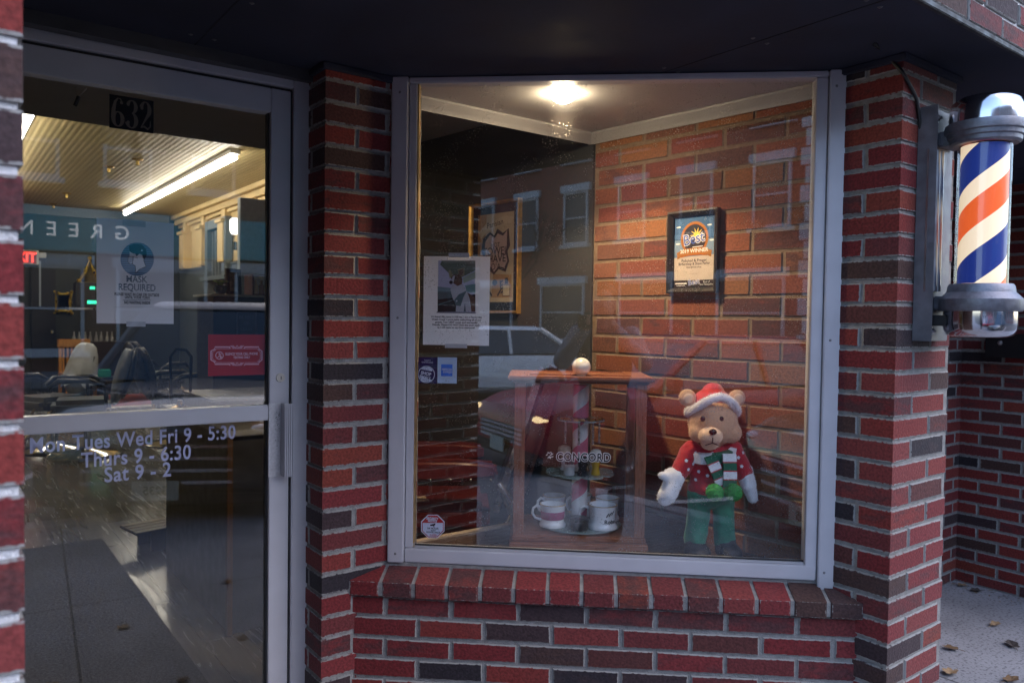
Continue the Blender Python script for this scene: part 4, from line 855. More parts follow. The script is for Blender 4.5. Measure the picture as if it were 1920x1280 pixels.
A.poly(DT, [(298, 186), (318, 176), (345, 228), (312, 258)], 5); A.poly(DT, [(385, 172), (450, 156), (446, 230), (400, 244)], 5); A.poly(K(120, 96, 84), [(392, 184), (440, 166), (436, 222), (404, 232)], 6)
A.poly(DB, [(322, 248), (345, 222), (405, 216), (430, 262), (424, 308), (385, 326), (345, 300)], 6); A.poly(DW_, [(340, 236), (362, 226), (350, 280), (336, 318), (322, 300)], 7); A.circ(G4, 324, 292, 17, 8, 16); A.circ(G4, 366, 256, 7, 8, 10)
A.poly(G3, [(352, 456), (396, 402), (470, 368), (440, 425), (412, 512), (368, 505)], 6); A.circ(DW_, 376, 464, 9, 7, 12); A.poly(K(90, 96, 104), [(440, 562), (452, 480), (462, 562)], 6)
BL_ = K(46, 44, 60)
for t_, x0, x1, yb in (('Hi there! My name is Harvey, I am a Pembroke', 142, 606, 618), ('Welsh Corgi. I work here, welcoming all of our', 144, 602, 643), ('guests. I am VERY vocal, and extremely', 176, 568, 668), ('friendly. Please DO NOT hold the door open,', 150, 594, 692), ('as I will want to say hi to everyone!', 198, 542, 716)): A.text(BL_, t_, x0, x1, yb, 16, 1, .03)
A.build('sheet', pos)
A = Art(FW, YW + .0008); A.poly(SLEEVE, [(786, 492), (785, 632), (791, 636), (793, 646), (793, 481), (791, 490)], 0); A.m.build('sleeve_edge', A.mats, pos)
for q in ((841, 474, 880, 483), (834, 645, 876, 652)): A = Art(FW, YW - .003); A.rect(TAPE, *q, 0); A.m.build('tape', A.mats, pos)
for y_ in (502, 563, 625): A = Art(FW, YW - .001); A.circ(INKK, 789, y_, 2, 0, 12); A.m.build('punched_hole', A.mats, pos)
# shop small + card sticker
NAVY = K(30, 28, 84, .4); WHT = K(208, 214, 236, .4); BLU = K(60, 118, 222, .4); PBL = K(186, 204, 232, .4)
A = Art(FW, .0162); A.rect(NAVY, 784, 670, 820, 718, 0); A.rect(PBL, 820, 670, 857, 718, 0); A.crop = (780, 470, 4.92)
A.text(WHT, 'Support', 76, 134, 1014, 11, 1, .01); A.text(WHT, 'Small Business', 52, 158, 1033, 11, 1, .01)
A.circ(WHT, 96, 1140, 78, 1, 40); A.circ(NAVY, 96, 1140, 72, 2, 40); A.poly(WHT, [(40, 1095), (70, 1073), (122, 1073), (152, 1095), (150, 1112), (46, 1090)], 3); A.poly(WHT, [(40, 1190), (52, 1168), (152, 1192), (134, 1208), (70, 1208)], 3)
for k in range(4): A.circ(NAVY, 74 + 15 * k, 1085 + 3 * k, 4, 4, 8); A.circ(NAVY, 66 + 16 * k, 1190 + 3 * k, 4, 4, 8)
A.text(WHT, 'SHOP', 44, 140, 1136, 28, 4, .05, rot=-.18); A.text(WHT, 'SMALL', 30, 142, 1172, 28, 4, .05, rot=-.18)
A.rect(BLU, 231, 1048, 337, 1155, 1); A.text(WHT, 'AMERICAN', 236, 332, 1102, 18, 2, .02); A.text(WHT, 'EXPRESS', 250, 332, 1126, 18, 2, .02)
art_thing('shop_sticker', 'navy shop small and pale blue card sticker low on the window glass', 'sticker', FW, A)
# security octagon
A = Art(FW, .0162, (780, 770, 4.923)); SR = K(178, 32, 40, .4)
def octa(cx, cy, r): return [(cx + r * math.cos(rad(22.5 + 45 * i)), cy - r * math.sin(rad(22.5 + 45 * i))) for i in range(8)]
A.poly(WHT, octa(155, 1064, 117), 0); A.poly(SR, octa(155, 1064, 108), 1); A.poly(WHT, octa(155, 1064, 101), 2)
A.poly(SR, [(62, 1031), (62, 1022), (116, 968), (194, 968), (248, 1022), (248, 1031)], 3)
A.text(WHT, 'SECURITY', 97, 208, 1001, 20, 4, .05); A.text(WHT, 'NOTICE', 112, 194, 1023, 20, 4, .05)
A.poly(INKK, [(130, 1048), (180, 1036), (178, 1052), (166, 1058), (174, 1072), (164, 1070), (158, 1058), (134, 1060)], 3)
A.text(INKK, '24 HOUR', 104, 210, 1090, 16, 3, .03); A.text(INKK, 'VIDEO', 134, 182, 1107, 12, 3, .03); A.text(INKK, 'SURVEILLANCE', 96, 222, 1124, 14, 3, .03)
A.text(SR, 'ALL ACTIVITIES', 128, 190, 1143, 9, 3, .02); A.text(SR, 'ARE RECORDED', 126, 192, 1153, 9, 3, .02)
art_thing('security_sticker', 'red and white octagonal security notice sticker in the lower left window corner', 'sticker', FW, A)

# ------------------------------------------------------------------ plush bear in festive clothes
FB = Frame(.675, 2.560, DZ + .001, 3)
bear = thing('plush_toy', 'plush bear in santa hat, red dotted jumper and green trousers in the display', 'plush toy', FB)
FUR = P('tan_plush', (.58, .36, .22), .9, noise=.10, nscale=160, bump=.5, bscale=500, sheen=.4); FURM = P('pale_plush', (.68, .48, .33), .9, noise=.08, nscale=160, bump=.4, bscale=500, sheen=.4)
REDK = P('red_knit', (.42, .014, .028), .85, noise=.22, nscale=120, bump=.6, bscale=330, sheen=.3); GRN = P('green_cloth', (.014, .17, .095), .75, noise=.18, nscale=50, bump=.3, bscale=250, sheen=.2); GRD = P('dark_green_knit', (.02, .11, .065), .85, noise=.2, nscale=120, bump=.5, bscale=330)
WPL = P('white_plush', (.74, .75, .80), .9, noise=.06, nscale=150, bump=.6, bscale=420, sheen=.4); BLK = P('black_plush', (.014, .013, .016), .7, noise=.2, nscale=100); POM = P('green_pompom', (.03, .26, .05), .95, noise=.35, nscale=160, bump=1, bscale=300)
S_ = 1 / 560.0
def bx(px, py, y=0): return Vector(((px - 1343) * S_, y, (1040 - py) * S_))
def caps(mb, a, b, ra, rb, n=8):
    a = Vector(a); b = Vector(b)
    for i in range(n + 1): t_ = i / n; mb.ball(a.lerp(b, t_), ra + (rb - ra) * t_, 14, 8)
m = MB(); m.ball(bx(1341, 782, -.01), (.082, .072, .082), 28, 18); m.ball(bx(1312, 800, -.03), .034, 16, 10); m.ball(bx(1372, 800, -.03), .036, 16, 10)
for s_ in (-1, 1): m.ball(bx(1341 + s_ * 47, 738, 0), (.030, .016, .030), 18, 12)
m.ball(bx(1343, 850, .0), .05, 16, 10)
blob('head', m, FUR, bear, .0055)
m = MB(); m.ball(bx(1326, 803, -.075), (.040, .036, .030), 20, 14); m.ball(bx(1327, 818, -.062), (.030, .028, .022), 18, 12); muz = blob('muzzle', m, FURM, bear, .005)
m = MB(); m.ball(bx(1324, 793, -.110), (.013, .010, .010), 18, 12); m.build('nose', P('black_button', (.01, .01, .011), .15), muz, smooth=60)
m = MB(); m.tube([bx(1324, 803, -.111), bx(1324, 813, -.108), bx(1313, 818, -.098)], .0018, 6); m.tube([bx(1324, 813, -.108), bx(1337, 818, -.096)], .0018, 6); m.build('mouth', BLK, muz)
for px_ in (1311, 1345):
    m = MB(); m.ball(bx(px_, 772, -.076), (.0085, .006, .0095), 16, 10); m.build('eye', MATS['black_button'], bear, smooth=60)
for s_ in (-1, 1): m = MB(); m.ball(bx(1341 + s_ * 47, 739, -.013), (.018, .006, .018), 16, 10); m.build('ear_lining', FURM, bear, smooth=60)
# hat: red cap, white plush band tilted across the brow
m = MB(); m.ball(bx(1343, 752, .012), (.068, .064, .058), 26, 16); m.ball(bx(1345, 730, .02), (.036, .040, .035), 18, 12); caps(m, bx(1352, 728, .03), bx(1378, 745, .075), .030, .015); hat = blob('santa_hat', m, P('red_felt', (.48, .016, .022), .8, noise=.12, nscale=80, bump=.3, sheen=.3), bear, .0055)
m = MB(); pts = []
for i in range(33):
    an = 2 * PI * i / 32; p = bx(1342, 752, .0) + Vector((.078 * math.cos(an), .072 * math.sin(an), .030 * max(0, -math.sin(an)) - .034 * abs(math.cos(an)) ** 1.5 + .006)); pts.append(p)
m.tube(pts, .0135, 12, False); m.build('hat_trim', WPL, hat, smooth=60)
m = MB(); m.ball(bx(1382, 748, .09), .02, 16, 10); m.build('hat_pompom', WPL, hat, smooth=60)
# body under the clothes is the jumper itself: torso and sleeves one skin
m = MB(); m.ball(bx(1343, 878, 0), (.078, .058, .082), 26, 18); m.ball(bx(1343, 906, -.002), (.080, .060, .045), 24, 14); caps(m, bx(1303, 838, 0), bx(1275, 880, -.02), .036, .030); caps(m, bx(1381, 836, 0), bx(1402, 876, -.012), .036, .032); m.ball(bx(1343, 845, 0), (.07, .05, .04), 20, 12)
jum = blob('jumper', m, REDK, bear, .0055)
def onsurf(px, py, depth=-.058, s=.0085):
    return bx(px, py, depth)
DOTS = [(1306, 838), (1322, 851), (1336, 838), (1302, 858), (1312, 872), (1292, 868), (1308, 888), (1326, 878), (1378, 832), (1386, 846), (1392, 862), (1378, 872), (1380, 892), (1326, 902), (1372, 856), (1396, 838), (1288, 852)]
bpy.context.view_layer.update()
m = MB()
for (px_, py_) in DOTS:      # dots lie on the knit: cast on to the jumper
    o0 = bx(px_, py_, -.4); hit, loc_, nor, _ = jum.ray_cast(o0, Vector((0, 1, 0)))
    if hit:
        m = MB(); u = nor.orthogonal().normalized(); w_ = nor.cross(u); k = len(m.v)
        m.v += [loc_ + nor * .0012 + (u * math.cos(2 * PI * i / 10) + w_ * math.sin(2 * PI * i / 10)) * (.0066 if i % 2 == 0 else .0045) for i in range(10)]; m._f(range(k, k + 10)); m.build('knitted_dot', WPL, jum)
# mittens
m = MB(); caps(m, bx(1272, 882, -.022), bx(1256, 915, -.034), .031, .030); m.ball(bx(1250, 920, -.034), (.026, .022, .030), 16, 10); caps(m, bx(1262, 885, -.03), bx(1243, 880, -.036), .018, .013); m.ball(bx(1268, 877, -.02), (.034, .026, .018), 16, 10); blob('mitten', m, WPL, bear, .005)
m = MB(); caps(m, bx(1402, 872, -.014), bx(1410, 900, -.02), .027, .026); caps(m, bx(1410, 900, -.02), bx(1418, 924, -.022), .024, .017); caps(m, bx(1404, 885, -.034), bx(1402, 902, -.04), .013, .010); m.ball(bx(1401, 870, -.012), (.032, .028, .016), 16, 10); blob('mitten', m, WPL, bear, .005)
# trousers and boots
m = MB(); caps(m, bx(1322, 925, 0), bx(1315, 1004, 0), .038, .037, 12); caps(m, bx(1366, 925, 0), bx(1371, 1008, 0), .038, .038, 12); m.ball(bx(1344, 918, 0), (.082, .056, .045), 24, 14)
tr_ = blob('trousers', m, GRN, bear, .0055, it=3)
m = MB()
for px_ in (1314, 1373): m.ball(bx(px_, 1022, -.03), (.044, .062, .028), 20, 12); caps(m, bx(px_, 1018, .0), bx(px_, 1006, .0), .034, .034, 3)
for v in m.v: v.z = max(v.z, .0)
blob('boots', m, BLK, bear, .006)
# striped scarf with pompoms
SCF = [GRD, P('white_knit', (.70, .70, .74), .85, noise=.1, nscale=120, bump=.5, bscale=330), REDK]
def band(mb, P0, P1, wid, thick, segs):
    """a knitted strip in coloured bands between two points, bowed forward"""
    P0 = Vector(P0); P1 = Vector(P1); d = (P1 - P0); side = d.normalized().cross(Vector((0, -1, 0))).normalized()
    for mt, a, b in segs:
        mb.m(mt); q = []
        for t_ in (a, b):
            c = P0 + d * t_ + Vector((0, -.006 * math.sin(PI * t_), 0)); q.append([c - side * wid / 2, c + side * wid / 2, c + side * wid / 2 + Vector((0, thick, 0)), c - side * wid / 2 + Vector((0, thick, 0))])
        ra = mb.ring(q[0]); rb = mb.ring(q[1]); mb.bridge(ra, rb); mb._f(ra[::-1]); mb._f(rb)
def bands(n, start=0):
    out = []; p = 0; w_ = 1.0 / n
    for i in range(n): out += [(start ^ (i & 1), p, p + w_ * .86), (2, p + w_ * .86, p + w_)]; p += w_
    return out
m = MB()
neck = [(i * 2 * PI / 14) for i in range(15)]
for i in range(14):
    a0, a1 = neck[i], neck[i + 1]; m.m((1, 1, 0, 0, 2)[i % 5]) if False else m.m(0 if (i // 2) % 2 else 1); q = []
    for an in (a0, a1):
        c = bx(1342, 838, 0) + Vector((.074 * math.cos(an), .058 * math.sin(an), .010 * math.cos(an * 1) - .012 * max(0, -math.sin(an)))); o_ = Vector((math.cos(an), math.sin(an), 0)); q.append([c - o_ * .006 + Vector((0, 0, -.017)), c + o_ * .010 + Vector((0, 0, -.019)), c + o_ * .012 + Vector((0, 0, .012)), c - o_ * .006 + Vector((0, 0, .017))])
    ra = m.ring(q[0]); rb = m.ring(q[1]); m.bridge(ra, rb)
band(m, bx(1327, 840, -.070), bx(1350, 894, -.078), .038, .012, bands(4, 0)); band(m, bx(1362, 836, -.076), bx(1362, 898, -.086), .044, .012, bands(4, 1))
scarf = m.build('scarf', SCF, bear, smooth=40)
for px_, py_, q in ((1334, 905, -.088), (1366, 903, -.098)):
    m = MB(); m.ball(bx(px_, py_, q), .0275, 22, 14)
    rr_ = random.Random(px_)
    for v in m.v: v += (v - bx(px_, py_, q)).normalized() * rr_.uniform(-.0016, .0020)
    for k in range(420):
        d = Vector((rr_.gauss(0, 1), rr_.gauss(0, 1), rr_.gauss(0, 1))).normalized(); c = bx(px_, py_, q) + d * .026; u = d.orthogonal().normalized() * .0012; e = c + d * rr_.uniform(.004, .0075) + Vector((rr_.uniform(-.002, .002), rr_.uniform(-.002, .002), 0)); m.quad(c - u, c + u, e)
    m.build('pompom', POM, scarf)

from mathutils import noise as mnoise
def folds(o, amp, scale, stretch=(1, 1, 1)):
    me = o.data
    for v in me.vertices:
        p = Vector((v.co.x * stretch[0], v.co.y * stretch[1], v.co.z * stretch[2])) * scale; v.co += v.normal * amp * (mnoise.noise(p) + .5 * mnoise.noise(p * 2.3))
folds(tr_, .0055, 22, (1, 1, .55)); folds(jum, .0035, 26, (1, 1, 1.6))
def pile(o, name, mat, n, ln, seed):
    r_ = random.Random(seed); me = o.data; ps = list(me.polygons); m = MB(); ws = [p.area for p in ps]
    for p in r_.choices(ps, ws, k=n):
        c = p.center + Vector((r_.uniform(-.002, .002),) * 3) * 0; d = (p.normal + Vector((r_.uniform(-.6, .6), r_.uniform(-.6, .6), r_.uniform(-.8, .4)))).normalized(); u = d.orthogonal().normalized() * .0007; vs = [me.vertices[i].co for i in p.vertices]; b0 = vs[0].lerp(vs[len(vs) // 2], r_.random()); m.quad(b0 - u, b0 + u, b0 + d * ln * r_.uniform(.6, 1.2))
    return m.build(name, mat, o)
for ch in list(bear.children):
    if ch.name.startswith('head'): pile(ch, 'plush_pile', FUR, 5000, .0045, 1)
    if ch.name.startswith('muzzle'): pile(ch, 'plush_pile', FURM, 1200, .003, 2)
    if ch.name.startswith('mitten'): pile(ch, 'plush_pile', WPL, 1800, .004, 3)
    if ch.name.startswith('santa_hat'):
        for c2 in list(ch.children):
            if c2.name.startswith('hat_trim'): pile(c2, 'plush_pile', WPL, 4000, .007, 4)
            if c2.name.startswith('hat_pompom'): pile(c2, 'plush_pile', WPL, 800, .006, 5)
# ------------------------------------------------------------------ barber pole
PC_ = FA.w(.199, -.142, 0); PZ0 = 1.440
FPO = Frame(PC_.x, PC_.y, PZ0, 37)
pole = thing('barber_pole', 'lit barber pole with red white and blue stripes on the brick pier', 'barber pole', FPO)
STEEL = P('polished_steel', (.62, .62, .66), .13, 1.0, noise=.25, nscale=8); CAST = P('cast_aluminium', (.20, .205, .235), .48, .75, noise=.18, nscale=70, bump=.25, bscale=260); GALV = P('galvanised', (.17, .17, .19), .5, .5, noise=.2, nscale=30, bump=.1)
SP = 1 / 640.0
def pz(py): return (632 - py) * SP
RD = .0940
m = MB(); m.lathe([(0, pz(190)), (RD * .45, pz(191)), (RD * .78, pz(194)), (RD * .93, pz(201)), (RD * .985, pz(212)), (RD, pz(228)), (RD, pz(240))], n=56); m.build('dome_cap', STEEL, pole, smooth=50)
m = MB(); m.lathe([(RD * .9, pz(239)), (RD * 1.10, pz(241)), (RD * 1.12, pz(247)), (RD * 1.10, pz(257)), (RD * 1.04, pz(259)), (RD * 1.03, pz(266)), (RD * .97, pz(268)), (RD * .96, pz(275)), (RD * .88, pz(278)), (RD * .7, pz(278))], n=56); m.build('upper_collar', CAST, pole, smooth=30)
POLE_W = (1.0, .80, .58)
pm = helix_mat('lit_barber_stripe', [(0, (.012, .028, .17)), (.31, (.95, .74, .50)), (.54, (.82, .12, .025)), (.81, (.95, .74, .50))], .30, hand=-1)
m = MB(); m.cyl((0, 0, pz(533)), (0, 0, pz(280)), 0.0610, n=64, caps=False)
me_nt = pm.node_tree
bs = [n for n in me_nt.nodes if n.type == 'BSDF_PRINCIPLED'][0]; cr_ = [n for n in me_nt.nodes if n.type == 'VALTORGB'][0]
me_nt.links.new(cr_.outputs[0], bs.inputs['Emission Color']); bs.inputs['Emission Strength'].default_value = .18
cyl_ = m.build('striped_cylinder', pm, pole, smooth=40)
m = MB(); m.cyl((0, 0, pz(535)), (0, 0, pz(277)), .0690, n=64, caps=False); m.build('glass_sleeve', GLASS_C, pole, smooth=40)
m = MB(); m.lathe([(.05, pz(534)), (RD * .86, pz(534)), (RD * .90, pz(538)), (RD * .93, pz(549)), (RD * 1.14, pz(562)), (RD * 1.15, pz(578)), (RD * 1.10, pz(584)), (RD * .9, pz(585))], n=56); m.build('lower_collar', CAST, pole, smooth=30)
m = MB(); m.lathe([(RD * 1.0, pz(584)), (RD * 1.0, pz(606)), (RD * .98, pz(618)), (RD * .90, pz(628)), (RD * .7, pz(632)), (0, pz(633))], n=56); m.build('bottom_cup', STEEL, pole, smooth=50)
# bracket on the pier: back channel, arms, fluted reflector, bolts
m = MB(); m.box(-.105, .055, .112, .1405, pz(641), pz(203)); m.build('back_plate', GALV, pole, bevel=.002)
m = MB(); m.box(-.107, -.1052, .085, .1405, pz(641), pz(203)); m.build('channel_flange', GALV, pole, bevel=.0005)
for z0_, z1_ in ((pz(274), pz(246)), (pz(582), pz(556))):
    m = MB(); m.box(-.048, .048, .02, .1115, z0_, z1_); m.build('arm', CAST, pole, bevel=.004)
m = MB()
for k, q in enumerate((-.094, -.070, -.046)): m.cyl((q, .104, pz(547)), (q, .104, pz(284)), .0125, n=14)
m.box(-.108, -.028, .106, .1115, pz(547), pz(284)); m.build('fluted_reflector', P('bright_aluminium', (.36, .36, .37), .36, 1.0, noise=.2, nscale=22), pole, smooth=40)
for qx, qz in ((-.060, pz(222)), (-.060, pz(622))):
    m = MB(); M_ = Matrix.Translation((qx, .1115, qz)) @ Matrix.Rotation(rad(90), 4, 'X'); m.lathe([(.016, 0), (.016, .002), (.006, .003)], n=20, M=M_); m.lathe([(.0095, .003), (.0095, .010), (.004, .011), (.004, .018), (0, .018)], n=6, M=M_); m.build('bolt', P('zinc_bolt', (.36, .36, .38), .35, .9, noise=.2), pole, smooth=30)
m = MB(); m.box(-.075, -.03, .06, .1115, pz(612), pz(592)); m.build('junction_box', P('black_plastic', (.02, .02, .022), .5), pole, bevel=.003)
# cable and its clips
bpy.context.view_layer.update()
def onpier(px, py, off=.006):   # a point on the pier's street face or its left face
    p = FA.py(px, py, -off)
    if p.x >= -off: return FA.w(*p)
    q = FA.pxx(px, py, -off); return FA.w(*q)
CB = P('black_cable', (.012, .012, .013), .5, noise=.2)
pts = [FA.w(*FA.pz(1640, 84, SOF - .006))] + [onpier(*p) for p in ((1660, 100), (1676, 118), (1692, 136), (1706, 160), (1718, 185), (1723, 215), (1726, 245), (1729, 300), (1731, 360), (1731, 430), (1725, 455), (1720, 480), (1722, 500), (1735, 513))]
def smooth_path(p, n=5):
    out = []
    for i in range(len(p) - 1):
        a = p[max(i - 1, 0)]; b = p[i]; c = p[i + 1]; d = p[min(i + 2, len(p) - 1)]
        for k in range(n):
            t_ = k / n; out.append(.5 * ((2 * b) + (c - a) * t_ + (2 * a - 5 * b + 4 * c - d) * t_ * t_ + (3 * b - a - 3 * c + d) * t_ ** 3))
    return out + [p[-1]]
m = MB(); m.tube(smooth_path(pts), .0052, 8); cb = m.build('power_cable', CB, None, smooth=60); tag(cb, 'black power cable running from the soffit down the pier to the barber pole', 'cable')
for (px_, py_) in ((1737, 256), (1735, 433)):
    c = FA.py(px_, py_, -.012); m = MB(); m.box(c.x - .016, c.x + .014, -.004, -.0005, c.z - .006, c.z + .006); m.tube([Vector((c.x - .014, -.004, c.z)), Vector((c.x - .010, -.016, c.z)), Vector((c.x - .002, -.016, c.z)), Vector((c.x + .002, -.004, c.z))], .004, 8)
    q = m.build('cable_clip', P('shiny_clip', (.7, .7, .72), .25, .9), None, smooth=40, M=FA.M.copy()); tag(q, 'shiny metal clip holding the black cable %s on the pier' % ('high up' if py_ < 300 else 'halfway down'), 'clip', 'cable clips beside the barber pole')
# black box on the far right wall
c = FA.pxx(1893, 646, 2.50); t = thing('wall_box', 'black metal box fixed to the shaded wall under the barber pole, cut by the edge', 'box', FA.sub(2.50, c.y, c.z, -90))
m = MB(); m.box(-.085, .25, -.10, -.002, -.07, .06); m.build('housing', P('black_metal', (.012, .012, .014), .45, .3), t, bevel=.004)
m = MB(); M_ = Matrix.Translation((-.01, -.1, .01)) @ Matrix.Rotation(rad(90), 4, 'X'); m.lathe([(.014, 0), (.012, .006), (0, .009)], n=6, M=M_); m.build('bolt', MATS['zinc_bolt'], t)
# ------------------------------------------------------------------ red barber chair just behind the display
FRC = Frame(-.235, 3.42, 0, 4)
LEA = P('red_leather', (.085, .007, .006), .38, noise=.2, nscale=18, bump=.12, bscale=240, coat=.15); CHS = P('aged_chrome', (.55, .53, .50), .25, 1.0, noise=.3, nscale=20)
chair = thing('barber_chair', 'red leather vintage barber chair with studded arms behind the display window', 'barber chair', FRC)
m = MB(); m.box(-.34, .14, -.20, .20, .56, .69); m.build('seat', LEA, chair, bevel=.035, seg=4)
for y in (-.26, .20):
    ar = MB(); ar.prism([(-.42, .80), (-.44, .83), (-.40, .865), (-.30, .885), (.0, .885), (.16, .875), (.17, .81), (.0, .795), (-.30, .795)], y, y + .075); q = ar.build('armrest', LEA, chair, bevel=.016, seg=3)
    for k in range(7): MB().ball((-.36 + .083 * k, y - .001, .807), .0055, 8, 6).build('stud', CHS, q, smooth=60)
    c_ = MB(); c_.prism([(-.452, .79), (-.452, .85), (-.40, .89), (-.335, .899), (-.335, .79)], y - .008, y + .083); c_.build('towel_wrap', P('white_towel', (.62, .58, .52), .9, noise=.1, nscale=60, bump=.5), q, bevel=.006)
M_ = Matrix.Translation((.17, 0, .68)) @ Matrix.Rotation(rad(17), 4, 'Y')
m = MB(); m.box(0, .10, -.21, .21, .02, .64, M_); m.build('backrest', P('dark_leather', (.03, .012, .012), .4, noise=.2, nscale=18), chair, bevel=.03, seg=4)
for y in (-.235, .215): m = MB(); m.box(-.018, .010, y, y + .02, -.02, .62, M_); m.build('side_rail', CHS, chair, bevel=.004)
m = MB(); m.tube(smooth_path([Vector(p) for p in ((.17, -.245, .79), (.20, -.245, .74), (.235, -.245, .66), (.20, -.245, .58), (.15, -.245, .50), (.17, -.245, .46), (.24, -.245, .50))]), [.012 + .014 * abs(math.sin(i * .12)) for i in range(31)], 10); m.build('scroll_bracket', CHS, chair, smooth=60)
m = MB(); m.lathe([(.26, .004), (.27, .02), (.22, .05), (.09, .09), (.075, .2), (.075, .5), (.16, .55)], (-.05, 0, 0), 40); m.build('pedestal', CHS, chair, smooth=40)
m = MB(); m.box(-.60, -.36, -.17, .17, .20, .235); m.tube([(-.36, -.14, .56), (-.48, -.14, .24)], .012); m.tube([(-.36, .14, .56), (-.48, .14, .24)], .012); m.build('footrest', CHS, chair, bevel=.006)
t = thing('leather_card', 'small tan tag lying on the red chair seat', 'tag', FRC.sub(-.17, -.13, .691, 20)); m = MB(); m.box(-.045, .045, -.03, .03, 0, .003); m.box(-.03, .05, .034, .06, 0, .003); m.build('card', P('tan_card', (.40, .30, .20), .6), t, bevel=.001)

# ------------------------------------------------------------------ barbershop interior
def plank_mat():
    m, nt, o = newmat('shop_floor_planks'); b = N(nt, 'ShaderNodeBsdfPrincipled'); tc = N(nt, 'ShaderNodeTexCoord')
    mp = N(nt, 'ShaderNodeMapping'); mp.inputs['Rotation'].default_value = (0, 0, rad(90)); L(nt, tc.outputs['Object'], mp.inputs[0])
    bt = N(nt, 'ShaderNodeTexBrick'); bt.inputs['Scale'].default_value = 1; bt.inputs['Brick Width'].default_value = 1.22; bt.inputs['Row Height'].default_value = .18; bt.inputs['Mortar Size'].default_value = .0022; bt.inputs['Color1'].default_value = (.10, .10, .104, 1); bt.inputs['Color2'].default_value = (.145, .146, .152, 1); bt.inputs['Mortar'].default_value = (.035, .033, .033, 1); L(nt, mp.outputs[0], bt.inputs['Vector'])
    m2 = N(nt, 'ShaderNodeMapping'); m2.inputs['Scale'].default_value = (9, .7, 1); L(nt, tc.outputs['Object'], m2.inputs[0])
    wv_ = N(nt, 'ShaderNodeTexNoise'); wv_.inputs['Scale'].default_value = 3; wv_.inputs['Detail'].default_value = 8; wv_.inputs['Distortion'].default_value = 1.2; L(nt, m2.outputs[0], wv_.inputs['Vector'])
    mr = N(nt, 'ShaderNodeMapRange'); mr.inputs['From Min'].default_value = .3; mr.inputs['From Max'].default_value = .7; mr.inputs['To Min'].default_value = .82; mr.inputs['To Max'].default_value = 1.12; L(nt, wv_.outputs['Fac'], mr.inputs['Value'])
    s = N(nt, 'ShaderNodeVectorMath', operation='SCALE'); L(nt, bt.outputs['Color'], s.inputs[0]); L(nt, mr.outputs[0], s.inputs['Scale']); L(nt, s.outputs[0], b.inputs['Base Color'])
    r = N(nt, 'ShaderNodeMapRange'); r.inputs['From Min'].default_value = .3; r.inputs['From Max'].default_value = .7; r.inputs['To Min'].default_value = .17; r.inputs['To Max'].default_value = .30; L(nt, wv_.outputs['Fac'], r.inputs['Value']); L(nt, r.outputs[0], b.inputs['Roughness'])
    bp = N(nt, 'ShaderNodeBump'); bp.inputs['Strength'].default_value = .04; bp.inputs['Distance'].default_value = .001; L(nt, wv_.outputs['Fac'], bp.inputs['Height']); L(nt, bp.outputs[0], b.inputs['Normal']); L(nt, b.outputs[0], o.inputs[0]); return m
def tin_mat():
    m, nt, o = newmat('pressed_tin'); b = N(nt, 'ShaderNodeBsdfPrincipled'); b.inputs['Base Color'].default_value = (.50, .40, .20, 1); b.inputs['Roughness'].default_value = .38; tc = N(nt, 'ShaderNodeTexCoord')
    sp = N(nt, 'ShaderNodeSeparateXYZ'); L(nt, tc.outputs['Object'], sp.inputs[0])
    def saw(sock, per):
        a = N(nt, 'ShaderNodeMath', operation='MULTIPLY'); a.inputs[1].default_value = 2 * PI / per; L(nt, sock, a.inputs[0]); c = N(nt, 'ShaderNodeMath', operation='SINE'); L(nt, a.outputs[0], c.inputs[0]); return c.outputs[0]
    sx, sy = saw(sp.outputs['X'], .065), saw(sp.outputs['Y'], .065)
    mu = N(nt, 'ShaderNodeMath', operation='MULTIPLY'); L(nt, sx, mu.inputs[0]); L(nt, sy, mu.inputs[1])
    ad = N(nt, 'ShaderNodeMath', operation='MULTIPLY_ADD'); ad.inputs[1].default_value = .8; L(nt, sx, ad.inputs[0]); L(nt, mu.outputs[0], ad.inputs[2])
    cr = N(nt, 'ShaderNodeMapRange'); cr.inputs['From Min'].default_value = -1.6; cr.inputs['From Max'].default_value = .3; cr.inputs['To Min'].default_value = .5; cr.inputs['To Max'].default_value = 1; L(nt, ad.outputs[0], cr.inputs['Value'])
    s = N(nt, 'ShaderNodeVectorMath', operation='SCALE'); s.inputs[0].default_value = (.50, .40, .20); L(nt, cr.outputs[0], s.inputs['Scale']); L(nt, s.outputs[0], b.inputs['Base Color'])
    bp = N(nt, 'ShaderNodeBump'); bp.inputs['Strength'].default_value = .4; bp.inputs['Distance'].default_value = .006; L(nt, ad.outputs[0], bp.inputs['Height']); L(nt, bp.outputs[0], b.inputs['Normal']); L(nt, b.outputs[0], o.inputs[0]); return m
DKW = P('charcoal_wall', (.030, .035, .036), .6, noise=.15, nscale=3); YEL = P('cream_wall', (.70, .52, .24), .6, noise=.05, nscale=3); GRYP = P('grey_trim', (.10, .115, .12), .5, noise=.1)
RX, BY, RZ = 1.9, 15.85, 3.5
struct('shop_floor', MB().quad((-5.5, 1.331, .004), (2.2, 1.331, .004), (2.2, 16, .004), (-5.5, 16, .004)), plank_mat())
struct('shop_ceiling', MB().quad((-5.5, 3.06, RZ), (-5.5, 16, RZ), (2.2, 16, RZ), (2.2, 3.06, RZ)), tin_mat())
m = MB(); m.box(-5.5, .0, 1.29, 3.10, DROP, DROP + .03); struct('dropped_ceiling', m, P('dropped_ceiling_paint', (.32, .31, .30), .6, noise=.1, nscale=4))
m = MB(); m.box(-5.5, 2.2, 3.02, 3.10, DROP + .031, RZ); m.box(-.10, 2.2, 3.03, 3.10, 0, DROP + .03); struct('front_inner_wall', m, DKW)
